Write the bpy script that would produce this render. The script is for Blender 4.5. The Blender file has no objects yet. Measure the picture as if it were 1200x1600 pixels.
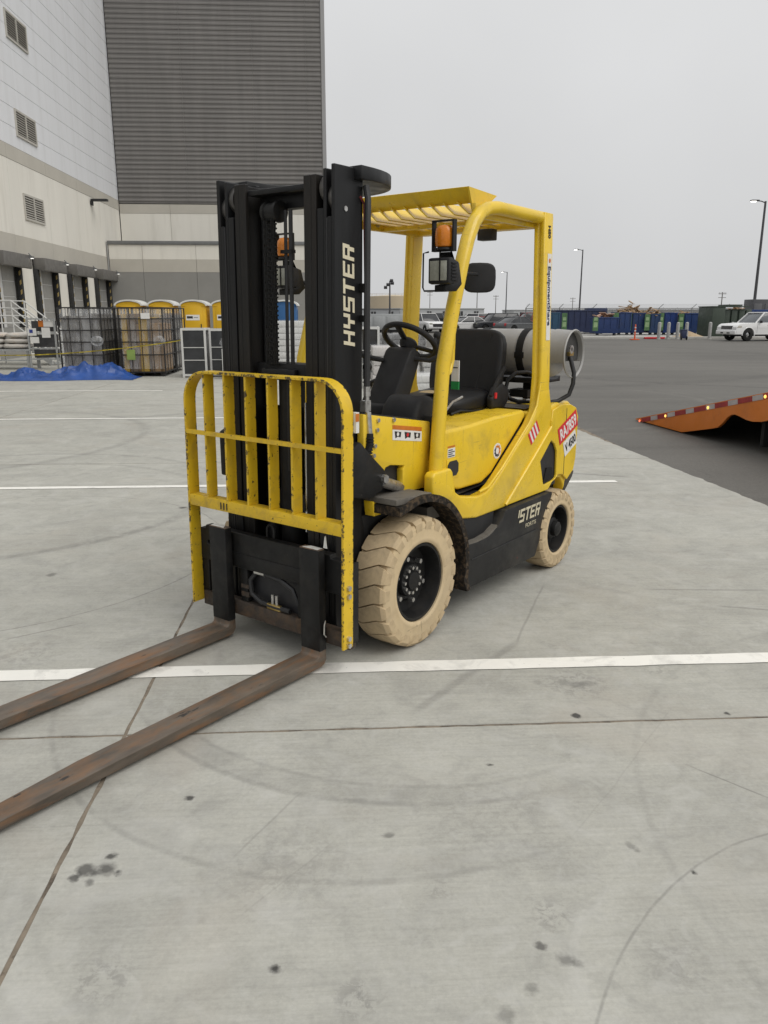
import bpy, bmesh, math, random
from mathutils import Vector, Matrix, geometry, noise
R = math.radians
rnd = random.Random(11)
sc = bpy.context.scene
C = sc.collection

# ------------------------------------------------------------------ camera
cam = bpy.data.cameras.new('camera')
camo = bpy.data.objects.new('camera', cam); C.objects.link(camo)
cam.sensor_fit = 'VERTICAL'; cam.sensor_height = 36.0; cam.lens = 36.0 * 1225.5 / 1600.0
cam.clip_start = 0.05; cam.clip_end = 4000
camo.location = (0, 0, 1.656); camo.rotation_euler = (R(90 - 14.17), 0, R(-3.176))
sc.camera = camo
# ------------------------------------------------------------------ sky: even overcast
SUN_EL, SUN_AZ = 50, 128
w = bpy.data.worlds.new('World'); sc.world = w; w.use_nodes = True
nt = w.node_tree; nt.nodes.clear()
sky = nt.nodes.new('ShaderNodeTexSky'); sky.sky_type = 'NISHITA'; sky.sun_disc = False
sky.sun_elevation = R(SUN_EL); sky.sun_rotation = R(SUN_AZ); sky.dust_density = 6; sky.ozone_density = 1
hs = nt.nodes.new('ShaderNodeHueSaturation'); hs.inputs['Saturation'].default_value = 0.12
tc = nt.nodes.new('ShaderNodeTexCoord'); sx = nt.nodes.new('ShaderNodeSeparateXYZ')
mr = nt.nodes.new('ShaderNodeMapRange'); mr.inputs[1].default_value = 0; mr.inputs[2].default_value = 1
mr.inputs[3].default_value = 6.15; mr.inputs[4].default_value = 9.0
cl = nt.nodes.new('ShaderNodeTexNoise'); cl.inputs['Scale'].default_value = 2.2; cl.inputs['Detail'].default_value = 4
cm = nt.nodes.new('ShaderNodeMapRange'); cm.inputs[1].default_value = .3; cm.inputs[2].default_value = .7; cm.inputs[3].default_value = .945; cm.inputs[4].default_value = 1.055
mu = nt.nodes.new('ShaderNodeMath'); mu.operation = 'MULTIPLY'
cc = nt.nodes.new('ShaderNodeVectorMath'); cc.operation = 'SCALE'; cc.inputs[0].default_value = (0.985, 0.992, 1.0)
mx = nt.nodes.new('ShaderNodeMix'); mx.data_type = 'RGBA'; mx.inputs[0].default_value = 0.94
bg = nt.nodes.new('ShaderNodeBackground'); bg.inputs[1].default_value = 0.1
out = nt.nodes.new('ShaderNodeOutputWorld')
L = nt.links.new
L(tc.outputs['Generated'], sx.inputs[0]); L(sx.outputs['Z'], mr.inputs[0]); L(tc.outputs['Generated'], cl.inputs['Vector'])
L(cl.outputs['Fac'], cm.inputs[0]); L(mr.outputs[0], mu.inputs[0]); L(cm.outputs[0], mu.inputs[1]); L(mu.outputs[0], cc.inputs['Scale'])
L(sky.outputs[0], hs.inputs['Color']); L(hs.outputs[0], mx.inputs[6]); L(cc.outputs[0], mx.inputs[7])
L(mx.outputs[2], bg.inputs[0]); L(bg.outputs[0], out.inputs[0])
# ------------------------------------------------------------------ sun behind cloud
sun = bpy.data.lights.new('sun', 'SUN'); sun.energy = 1.35; sun.angle = R(45); sun.color = (1.0, 0.965, 0.91)
suno = bpy.data.objects.new('sun', sun); C.objects.link(suno)
az = R(SUN_AZ); el = R(SUN_EL)
sd = Vector((math.sin(az) * math.cos(el), math.cos(az) * math.cos(el), math.sin(el)))
suno.rotation_euler = sd.to_track_quat('Z', 'Y').to_euler(); suno.location = (0, 0, 40)
sc.view_settings.view_transform = 'Standard'; sc.view_settings.look = 'None'
sc.view_settings.exposure = 0.09; sc.view_settings.gamma = 1.0; sc.view_settings.use_curve_mapping = False
sc.cycles.use_denoising = True

# ================================================================== materials
MATS = {}
def N(nt, t, **kw):
    n = nt.nodes.new(t)
    for k, v in kw.items():
        if k.startswith('i_'): n.inputs[k[2:].replace('_', ' ')].default_value = v
        else: setattr(n, k, v)
    return n
def mixc(nt, fac, a, b):
    m = N(nt, 'ShaderNodeMix', data_type='RGBA')
    for s, v in ((0, fac), (6, a), (7, b)):
        if isinstance(v, (int, float)): m.inputs[s].default_value = v
        elif isinstance(v, tuple): m.inputs[s].default_value = v if len(v) == 4 else v + (1,)
        else: nt.links.new(v, m.inputs[s])
    return m.outputs[2]
def ramp(nt, val, a, b, lo=0.0, hi=1.0):
    m = N(nt, 'ShaderNodeMapRange'); m.clamp = True
    nt.links.new(val, m.inputs[0])
    for i, v in ((1, a), (2, b), (3, lo), (4, hi)): m.inputs[i].default_value = v
    return m.outputs[0]
def math_(nt, op, a, b=None):
    m = N(nt, 'ShaderNodeMath', operation=op)
    for i, v in enumerate((a, b)):
        if v is None: continue
        if isinstance(v, (int, float)): m.inputs[i].default_value = v
        else: nt.links.new(v, m.inputs[i])
    return m.outputs[0]
def noise_(nt, vec, scale, detail=5, rough=.55, dist=0):
    n = N(nt, 'ShaderNodeTexNoise'); n.inputs['Scale'].default_value = scale
    n.inputs['Detail'].default_value = detail; n.inputs['Roughness'].default_value = rough; n.inputs['Distortion'].default_value = dist
    nt.links.new(vec, n.inputs['Vector']); return n.outputs['Fac']
def new_mat(name):
    m = bpy.data.materials.new(name); m.use_nodes = True; m.node_tree.nodes.clear()
    nt = m.node_tree; o = N(nt, 'ShaderNodeOutputMaterial'); b = N(nt, 'ShaderNodeBsdfPrincipled')
    nt.links.new(b.outputs[0], o.inputs[0]); return m, nt, b
def mat(name, col, rough=.6, metal=0, var=.1, scale=5, bump=0, bscale=80, dirt=None, chips=None, edge=None, stretch=None, spec=.5, rvar=.12, emit=None, alpha=None, scratch=None, fade=None, wear=None):
    if name in MATS: return MATS[name]
    m, nt, b = new_mat(name); L = nt.links.new
    tc = N(nt, 'ShaderNodeTexCoord'); v = tc.outputs['Object']
    if stretch:
        mp = N(nt, 'ShaderNodeMapping'); mp.inputs['Scale'].default_value = stretch; L(v, mp.inputs[0]); v = mp.outputs[0]
    n1 = noise_(nt, v, scale, 6, .6)
    f = ramp(nt, n1, .3, .7, 1 - var, 1 + var)
    vm = N(nt, 'ShaderNodeVectorMath', operation='SCALE'); vm.inputs[0].default_value = col; L(f, vm.inputs['Scale'])
    c = vm.outputs[0]
    if dirt:
        dcol, lo, hi, dsc, amt = dirt
        d = ramp(nt, noise_(nt, v, dsc, 8, .65, .4), lo, hi, 0, amt); c = mixc(nt, d, c, dcol)
    if chips:
        ccol, thr, csc = chips
        d = ramp(nt, noise_(nt, v, csc, 4, .6), thr, thr + .03, 0, 1); c = mixc(nt, d, c, ccol)
    if fade:
        fcol, fsc, amt = fade
        c = mixc(nt, ramp(nt, noise_(nt, tc.outputs['Object'], fsc, 5, .6, .6), .42, .68, 0, amt), c, fcol)
    if scratch:
        scol, amt = scratch
        for rot, sc_ in (((.3, .2, .5), (3, 70, 70)), ((1.2, .7, .1), (60, 3, 60)), ((.1, 1.0, .9), (55, 55, 2.5))):
            ms = N(nt, 'ShaderNodeMapping'); ms.inputs['Scale'].default_value = sc_; ms.inputs['Rotation'].default_value = rot; L(tc.outputs['Object'], ms.inputs[0])
            gate = ramp(nt, noise_(nt, tc.outputs['Object'], 3.1, 3), .48, .6, 0, 1)
            c = mixc(nt, math_(nt, 'MULTIPLY', ramp(nt, noise_(nt, ms.outputs[0], 1, 3, .6), .66, .72, 0, amt), gate), c, scol)
    if wear:      # paint knocked off along the front and rear edges of the flat bars (x measured along the leaning mast)
        wcol, xf_, xr_, wd_ = wear
        sp_ = N(nt, 'ShaderNodeSeparateXYZ'); L(tc.outputs['Object'], sp_.inputs[0])
        xx = math_(nt, 'ADD', sp_.outputs['X'], math_(nt, 'MULTIPLY', sp_.outputs['Z'], .017))
        nz_ = noise_(nt, tc.outputs['Object'], 30, 6, .75)
        for xe in (xf_, xr_):
            dd_ = math_(nt, 'ADD', math_(nt, 'ABSOLUTE', math_(nt, 'SUBTRACT', xx, xe)), ramp(nt, nz_, .3, .7, .017, -.0105))
            c = mixc(nt, ramp(nt, dd_, .0005, wd_, .95, 0), c, wcol)
    if edge:
        ecol, rad, nsc, lo = edge
        bv = N(nt, 'ShaderNodeBevel', samples=4); bv.inputs['Radius'].default_value = rad
        g = N(nt, 'ShaderNodeNewGeometry')
        dp = N(nt, 'ShaderNodeVectorMath', operation='DOT_PRODUCT'); L(bv.outputs[0], dp.inputs[0]); L(g.outputs['Normal'], dp.inputs[1])
        e = ramp(nt, dp.outputs['Value'], .80, .995, 1, 0)
        e = math_(nt, 'MULTIPLY', e, ramp(nt, noise_(nt, v, nsc, 4, .65), lo, lo + .08, 0, 1))
        c = mixc(nt, e, c, ecol)
    L(c, b.inputs['Base Color'])
    L(ramp(nt, noise_(nt, v, scale * 2.3, 4), .3, .7, max(0, rough - rvar), min(1, rough + rvar)), b.inputs['Roughness'])
    b.inputs['Metallic'].default_value = metal; b.inputs['Specular IOR Level'].default_value = spec
    if bump:
        bp = N(nt, 'ShaderNodeBump'); bp.inputs['Strength'].default_value = bump; bp.inputs['Distance'].default_value = .004
        L(noise_(nt, v, bscale, 5, .6), bp.inputs['Height']); L(bp.outputs[0], b.inputs['Normal'])
    if emit: b.inputs['Emission Color'].default_value = emit[0] + (1,); b.inputs['Emission Strength'].default_value = emit[1]
    if alpha is not None: b.inputs['Alpha'].default_value = alpha
    MATS[name] = m; return m

YEL = (.76, .515, .022); YEL2 = (.70, .462, .02)
yellow = mat('yellow_paint', YEL, .32, var=.05, scale=3, dirt=((.22, .165, .065), .52, .76, 5.5, .5), chips=((.05, .045, .04), .735, 42), bump=.035, bscale=12, scratch=((.22, .16, .06), .55), fade=((.77, .56, .08), 1.6, .35))
yellow_worn = mat('yellow_worn_paint', YEL2, .45, var=.07, scale=4, dirt=((.30, .20, .06), .52, .75, 9, .45), chips=((.035, .028, .022), .665, 46), wear=((.04, .028, .02), .5625, .495, .0045), scratch=((.10, .07, .03), .7), bump=.05, bscale=40)
yellow_rail = mat('yellow_chipped_rail', YEL2, .45, var=.08, scale=6, dirt=((.30, .19, .06), .48, .72, 14, .6), chips=((.045, .03, .02), .645, 40), scratch=((.09, .06, .03), .8), bump=.06, bscale=40)
black_steel = mat('black_steel', (.011, .011, .011), .5, var=.3, scale=9, dirt=((.04, .035, .029), .52, .8, 7, .5), chips=((.09, .08, .07), .73, 60), bump=.05, bscale=50, spec=.28)
black_mast = mat('black_mast_paint', (.0105, .0108, .0115), .45, var=.25, scale=6, dirt=((.032, .028, .024), .54, .8, 4, .4), stretch=(1, 1, .25), spec=.3)
grease = mat('greasy_rail_steel', (.0105, .0098, .009), .45, var=.4, scale=10, dirt=((.036, .023, .013), .54, .78, 9, .5), stretch=(1, 1, .12), spec=.3)
rust_bar = mat('rusty_carriage_steel', (.045, .034, .026), .75, var=.35, scale=14, dirt=((.13, .075, .035), .45, .7, 12, .7), bump=.1, bscale=60)
fork_mat = mat('rusty_fork_steel', (.128, .103, .080), .5, metal=.15, var=.45, scale=6, dirt=((.235, .115, .048), .46, .68, 9, .8), chips=((.035, .031, .028), .66, 14), scratch=((.19, .16, .13), .5), bump=.10, bscale=45, stretch=(.45, 1.6, 1.6))
blk_plastic = mat('black_plastic', (.017, .017, .018), .62, spec=.35, var=.15, bump=.12, bscale=260)
vinyl = mat('black_vinyl', (.010, .010, .011), .48, spec=.35, var=.2, bump=.1, bscale=200)
skirt_m = mat('dusty_black_paint', (.016, .016, .016), .52, spec=.35, var=.3, scale=5, dirt=((.07, .062, .05), .5, .78, 4, .55), chips=((.12, .025, .02), .735, 17), bump=.05)
rubber = mat('black_rubber', (.012, .012, .012), .75, spec=.3, var=.2, bump=.1)
hose_m = mat('hydraulic_hose', (.02, .02, .021), .5, var=.2)
flap_m = mat('muddy_rubber_flap', (.020, .017, .014), .95, var=.5, scale=18, dirt=((.085, .06, .038), .48, .60, 34, .95), bump=1.0, bscale=55, spec=.2)
plate_m = mat('dusty_plate', (.13, .118, .10), .8, var=.2, scale=8, dirt=((.05, .045, .04), .5, .7, 8, .7), bump=.08)
tan = mat('tan_tyre_rubber', (.565, .44, .265), .82, chips=((.15, .125, .095), .70, 15), var=.11, scale=7, fade=((.50, .40, .26), 5, .6), scratch=((.16, .13, .09), .6), dirt=((.30, .22, .13), .50, .74, 7, .65), bump=.12, bscale=50)
tan_d = mat('tan_tread_rubber', (.48, .37, .225), .85, chips=((.10, .085, .065), .69, 13), var=.14, scale=9, scratch=((.10, .085, .065), .7), dirt=((.22, .17, .11), .46, .70, 9, .65), bump=.15, bscale=60)
steel = mat('zinc_steel', (.55, .54, .52), .35, metal=.9, var=.2, scale=20)
chrome = mat('chrome_rod', (.6, .6, .6), .18, metal=1, var=.1)
tank_m = mat('grey_tank_paint', (.325, .32, .31), .5, var=.07, scale=5, dirt=((.22, .19, .16), .52, .76, 4, .5), bump=.03)
amber = mat('amber_lens', (.62, .19, .01), .25, var=.12, scale=20)
lens = mat('lamp_lens', (.30, .30, .25), .12, var=.2, scale=30)
white_pt = mat('white_paint_mark', (.75, .75, .72), .6, var=.1, scale=40)
cream_dec = mat('cream_decal', (.66, .60, .44), .55, var=.08, scale=20)
cream_worn = mat('worn_cream_decal', (.55, .50, .36), .6, var=.12, scale=20, chips=((.03, .03, .03), .68, 24))
white_dec = mat('white_decal', (.72, .71, .68), .5, var=.05, scale=20)
red_dec = mat('red_decal', (.60, .028, .035), .5, var=.08, scale=12)
org_dec = mat('orange_decal', (.55, .16, .015), .5, var=.1, scale=30)
black_dec = mat('black_decal', (.02, .02, .022), .55, var=.1)
navy_dec = mat('navy_decal', (.02, .03, .07), .5)
green_dec = mat('green_decal', (.015, .22, .06), .5)
brass = mat('brass_fitting', (.45, .33, .12), .4, metal=.8)

# ---- concrete
def concrete_mat():
    m, nt, b = new_mat('broomed_concrete'); L = nt.links.new
    g = N(nt, 'ShaderNodeNewGeometry'); P = g.outputs['Position']
    oi = N(nt, 'ShaderNodeObjectInfo')
    big = noise_(nt, P, .35, 6, .6, .6); mid = noise_(nt, P, 2.2, 7, .62, .8); fine = noise_(nt, P, 60, 8, .8)
    mp = N(nt, 'ShaderNodeMapping'); mp.inputs['Scale'].default_value = (1.2, 110, 1); L(P, mp.inputs[0])
    broom = noise_(nt, mp.outputs[0], 1.0, 3, .6)
    mp2 = N(nt, 'ShaderNodeMapping'); mp2.inputs['Scale'].default_value = (.22, 2.4, 1); mp2.inputs['Rotation'].default_value = (0, 0, R(6)); L(P, mp2.inputs[0])
    streak = noise_(nt, mp2.outputs[0], 1.0, 6, .6, .5)
    f = math_(nt, 'ADD', ramp(nt, big, .3, .7, -.055, .055), ramp(nt, mid, .28, .72, -.12, .11))
    f = math_(nt, 'ADD', f, ramp(nt, fine, .25, .75, -.17, .17)); f = math_(nt, 'ADD', f, ramp(nt, broom, .3, .7, -.022, .022))
    f = math_(nt, 'ADD', f, ramp(nt, streak, .32, .68, -.05, .05))
    for ang, amp in ((28, .045), (-41, .045), (70, .03)):
        mq = N(nt, 'ShaderNodeMapping'); mq.inputs['Scale'].default_value = (2.0, 60, 1); mq.inputs['Rotation'].default_value = (0, 0, R(ang)); L(P, mq.inputs[0])
        f = math_(nt, 'ADD', f, ramp(nt, noise_(nt, mq.outputs[0], 1.0, 4, .65), .42, .68, amp * .3, -amp))
    f = math_(nt, 'ADD', f, ramp(nt, oi.outputs['Random'], 0, 1, -.03, .03)); f = math_(nt, 'ADD', f, 1.0)
    vm = N(nt, 'ShaderNodeVectorMath', operation='SCALE'); vm.inputs[0].default_value = (.402, .396, .355); L(f, vm.inputs['Scale'])
    c = vm.outputs[0]
    # soft rubbed-in grey smudges of several sizes
    for s_n, d_n, lo, hi, amt in ((1.4, 2.2, .50, .70, .32), (4.5, 1.8, .52, .68, .34), (11, 1.2, .54, .70, .30)):
        c = mixc(nt, ramp(nt, noise_(nt, P, s_n, 7, .6, d_n), lo, hi, 0, amt), c, (.272, .268, .248))
    for s_n, d_n in ((2.0, 2.5), (7.5, 1.5)):
        mo = N(nt, 'ShaderNodeVectorMath', operation='ADD'); mo.inputs[1].default_value = (13.7, 5.1, 2.2); L(P, mo.inputs[0])
        c = mixc(nt, ramp(nt, noise_(nt, mo.outputs[0], s_n, 7, .6, d_n), .52, .70, 0, .35), c, (.49, .485, .455))
    # warm tan patches
    c = mixc(nt, ramp(nt, noise_(nt, P, 1.1, 5, .6, 1), .52, .72, 0, .35), c, (.37, .335, .285))
    # blotchy damp smudges
    c = mixc(nt, ramp(nt, noise_(nt, P, 3.7, 8, .7, 1.4), .60, .74, 0, .42), c, (.235, .235, .22))
    sp = N(nt, 'ShaderNodeSeparateXYZ'); L(P, sp.inputs[0]); X, Y = sp.outputs['X'], sp.outputs['Y']
    wob = ramp(nt, noise_(nt, P, 14, 4, .6), 0, 1, -.035, .035); wob2 = ramp(nt, noise_(nt, P, 1.3, 3), 0, 1, -.12, .12)
    brk = noise_(nt, P, 7, 5, .7)
    def dist(cx, cy, sx=1, sy=1):
        a = math_(nt, 'MULTIPLY', math_(nt, 'SUBTRACT', X, cx), sx); bb = math_(nt, 'MULTIPLY', math_(nt, 'SUBTRACT', Y, cy), sy)
        return math_(nt, 'SQRT', math_(nt, 'ADD', math_(nt, 'MULTIPLY', a, a), math_(nt, 'MULTIPLY', bb, bb)))
    # curved tyre scuffs: (centre x, y, radius, half width, strength)
    for cx, cy, rr, hw, st in ((.332, 3.762, 1.377, .013, .36), (.332, 3.762, 1.325, .045, .2), (.332, 3.762, 1.27, .010, .28), (.087, 3.367, 1.355, .012, .3), (.087, 3.367, 1.30, .045, .14), (1.806, .884, 1.356, .004, .45), 
                               (3.2, 6.2, 2.3, .03, .14), (-3.2, 7.1, 1.9, .04, .28), (-3.4, 7.4, 2.25, .04, .25), (-2.6, 5.6, 1.72, .006, .5), (-6, 11, 3.2, .07, .3), (-4.5, 15.5, 2.6, .08, .3), (2.9, 2.0, 1.9, .012, .14)):
        d = math_(nt, 'ABSOLUTE', math_(nt, 'SUBTRACT', math_(nt, 'ADD', dist(cx, cy), math_(nt, 'MULTIPLY', wob2, .25)), rr))
        k = math_(nt, 'MULTIPLY', ramp(nt, d, hw * .4, hw * 1.6, st, 0), ramp(nt, brk, .33, .55, .15, 1))
        if cx in (.332, .087): k = math_(nt, 'MULTIPLY', k, math_(nt, 'MULTIPLY', ramp(nt, X, .35, .95, 1, 0), ramp(nt, Y, 2.8, 3.4, 1, 0)))   # the turn ends here
        c = mixc(nt, k, c, (.17, .167, .155))
    for x0, y0, x1, y1, hw, st in ((1.311, 2.556, 1.488, 2.357, .004, .5), (-.159, 2.475, -.346, 2.161, .004, .25), (-1.78, 3.925, -1.466, 4.126, .006, .45), (.3, 3.05, .9, 3.75, .02, .3), (.9, 3.75, 1.25, 4.6, .006, .3), (-.3, 1.9, -.05, 2.2, .003, .15), (1.4, 3.0, .75, 2.2, .003, .12), (2.2, 4.2, 2.9, 4.0, .012, .4), (1.9, 4.5, 2.6, 4.45, .012, .35), (3.0, 7.9, 2.1, 8.3, .03, .4)):
        ln = math.hypot(x1 - x0, y1 - y0); dx, dy = (x1 - x0) / ln, (y1 - y0) / ln
        rx = math_(nt, 'SUBTRACT', X, x0); ry = math_(nt, 'SUBTRACT', Y, y0)
        t = math_(nt, 'ADD', math_(nt, 'MULTIPLY', rx, dx), math_(nt, 'MULTIPLY', ry, dy))
        q = math_(nt, 'ABSOLUTE', math_(nt, 'ADD', math_(nt, 'SUBTRACT', math_(nt, 'MULTIPLY', rx, dy), math_(nt, 'MULTIPLY', ry, dx)), math_(nt, 'MULTIPLY', wob2, .2)))
        k = math_(nt, 'MULTIPLY', ramp(nt, q, hw * .5, hw * 1.6, st, 0), math_(nt, 'MULTIPLY', ramp(nt, t, -.05, .05), ramp(nt, t, ln - .05, ln + .05, 1, 0)))
        c = mixc(nt, k, c, (.15, .145, .135))
    # oil and gum spots: (x, y, radius, strength)
    for cx, cy, rr, st in ((-.80, 2.113, .024, .78), (-.765, 2.10, .016, .7), (-.738, 2.112, .028, .78), (-.743, 2.176, .012, .85), (-.826, 2.085, .012, .8), (-.70, 2.10, .010, .8), (-.77, 2.06, .012, .6), (-.55, 2.467, .011, .9), (-.188, 1.707, .0135, .97), (.579, 1.691, .018, .5), (.60, 1.675, .012, .4),
                           (.462, 1.606, .015, .42), (.385, 1.536, .018, .38), (.909, 2.128, .012, .4), (.925, 2.108, .010, .4), (.983, 2.973, .011, .92), (1.632, 2.959, .011, .92), (.546, 2.621, .008, .88), (.14, 2.228, .012, .5), (.52, 1.74, .008, .7), (1.06, 2.0, .005, .9),
                           (1.129, 3.263, .03, .3), (1.02, 3.285, .03, .3), (1.07, 3.25, .025, .3), (.90, 3.29, .02, .2),  (-1.4, 6.8, .03, .8), (-1.9, 5.0, .03, .5)):
        d = math_(nt, 'ADD', dist(cx, cy, 1, 1), wob)
        c = mixc(nt, ramp(nt, d, rr * .55, rr * 1.25 + .006, st, 0), c, (.055, .053, .05))
    blot = ramp(nt, noise_(nt, P, 26, 5, .7, .5), .47, .58, 0, 1)
    for cx, cy, rr, st in ((.576, 1.851, .07, .5), (-.63, 1.696, .09, .45), (.025, 1.602, .07, .5), (.28, 1.97, .05, .35), (1.07, 3.27, .16, .5), (1.5, 3.4, .08, .35), (.86, 1.66, .10, .3), (-1.6, 3.75, .2, .3), (1.9, 2.6, .2, .3), (.5, 2.3, .3, .2), (-.2, 2.1, .25, .22)):
        c = mixc(nt, math_(nt, 'MULTIPLY', ramp(nt, dist(cx, cy), rr * .4, rr * 1.2, st, 0), blot), c, (.19, .185, .172))
    L(c, b.inputs['Base Color']); b.inputs['Roughness'].default_value = .86; b.inputs['Specular IOR Level'].default_value = .3
    bp = N(nt, 'ShaderNodeBump'); bp.inputs['Strength'].default_value = .25; bp.inputs['Distance'].default_value = .003
    L(math_(nt, 'ADD', fine, broom), bp.inputs['Height']); L(bp.outputs[0], b.inputs['Normal'])
    return m
def asphalt_mat():
    m, nt, b = new_mat('asphalt'); L = nt.links.new
    g = N(nt, 'ShaderNodeNewGeometry'); P = g.outputs['Position']
    f = math_(nt, 'ADD', ramp(nt, noise_(nt, P, .12, 6, .6, .8), .3, .7, .86, 1.14), ramp(nt, noise_(nt, P, 45, 8, .8), .25, .75, -.38, .38))
    mp = N(nt, 'ShaderNodeMapping'); mp.inputs['Scale'].default_value = (.06, .9, 1); L(P, mp.inputs[0])
    f = math_(nt, 'ADD', f, ramp(nt, noise_(nt, mp.outputs[0], 1, 5, .6, .6), .3, .7, -.12, .12))
    vm = N(nt, 'ShaderNodeVectorMath', operation='SCALE'); vm.inputs[0].default_value = (.126, .120, .108); L(f, vm.inputs['Scale'])
    c = mixc(nt, ramp(nt, noise_(nt, P, .5, 6, .65, 1), .58, .76, 0, .4), vm.outputs[0], (.16, .15, .13))
    sp = N(nt, 'ShaderNodeSeparateXYZ'); L(P, sp.inputs[0]); brk = noise_(nt, P, 2.5, 5, .7); wv = ramp(nt, noise_(nt, P, .8, 3), 0, 1, -.25, .25)
    for cx, cy, rr, hw, st, col in ((3.0, 15.5, 4.2, .10, .45, (.19, .18, .16)), (3.0, 15.5, 4.6, .07, .35, (.18, .17, .15)), (6, 22, 6.5, .18, .4, (.17, .16, .14)), (10, 30, 11, .25, .4, (.17, .16, .145)), (14, 26, 9, .2, .45, (.06, .057, .053)), (2, 34, 16, .3, .4, (.062, .06, .055)), (22, 36, 14, .3, .4, (.165, .155, .14)), (9, 9, 3.4, .07, .4, (.058, .055, .05))):
        a_ = math_(nt, 'SUBTRACT', sp.outputs['X'], cx); b_ = math_(nt, 'SUBTRACT', sp.outputs['Y'], cy)
        d = math_(nt, 'SQRT', math_(nt, 'ADD', math_(nt, 'MULTIPLY', a_, a_), math_(nt, 'MULTIPLY', b_, b_)))
        d = math_(nt, 'ABSOLUTE', math_(nt, 'SUBTRACT', math_(nt, 'ADD', d, wv), rr))
        c = mixc(nt, math_(nt, 'MULTIPLY', ramp(nt, d, hw * .4, hw * 1.5, st, 0), ramp(nt, brk, .36, .6, 0, 1)), c, col)
    c = mixc(nt, ramp(nt, noise_(nt, P, 1.6, 7, .7, 1), .60, .72, 0, .45), c, (.062, .059, .054))
    L(c, b.inputs['Base Color']); b.inputs['Roughness'].default_value = .8; b.inputs['Specular IOR Level'].default_value = .35
    bp = N(nt, 'ShaderNodeBump'); bp.inputs['Strength'].default_value = .4; bp.inputs['Distance'].default_value = .004
    L(noise_(nt, P, 140, 4, .7), bp.inputs['Height']); L(bp.outputs[0], b.inputs['Normal']); return m
concrete = concrete_mat(); asphalt = asphalt_mat()
joint_m = mat('joint_dirt', (.215, .178, .135), .95, var=.3, scale=12, dirt=((.07, .055, .042), .52, .62, 7, .8), bump=.5, bscale=200)
line_m = mat('white_line_paint', (.82, .805, .75), .7, var=.06, scale=3, dirt=((.40, .39, .365), .52, .72, 6, .6), chips=((.42, .41, .385), .69, 40))
apron_m = mat('apron_concrete', (.36, .35, .325), .9, var=.15, scale=1.5)

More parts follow.
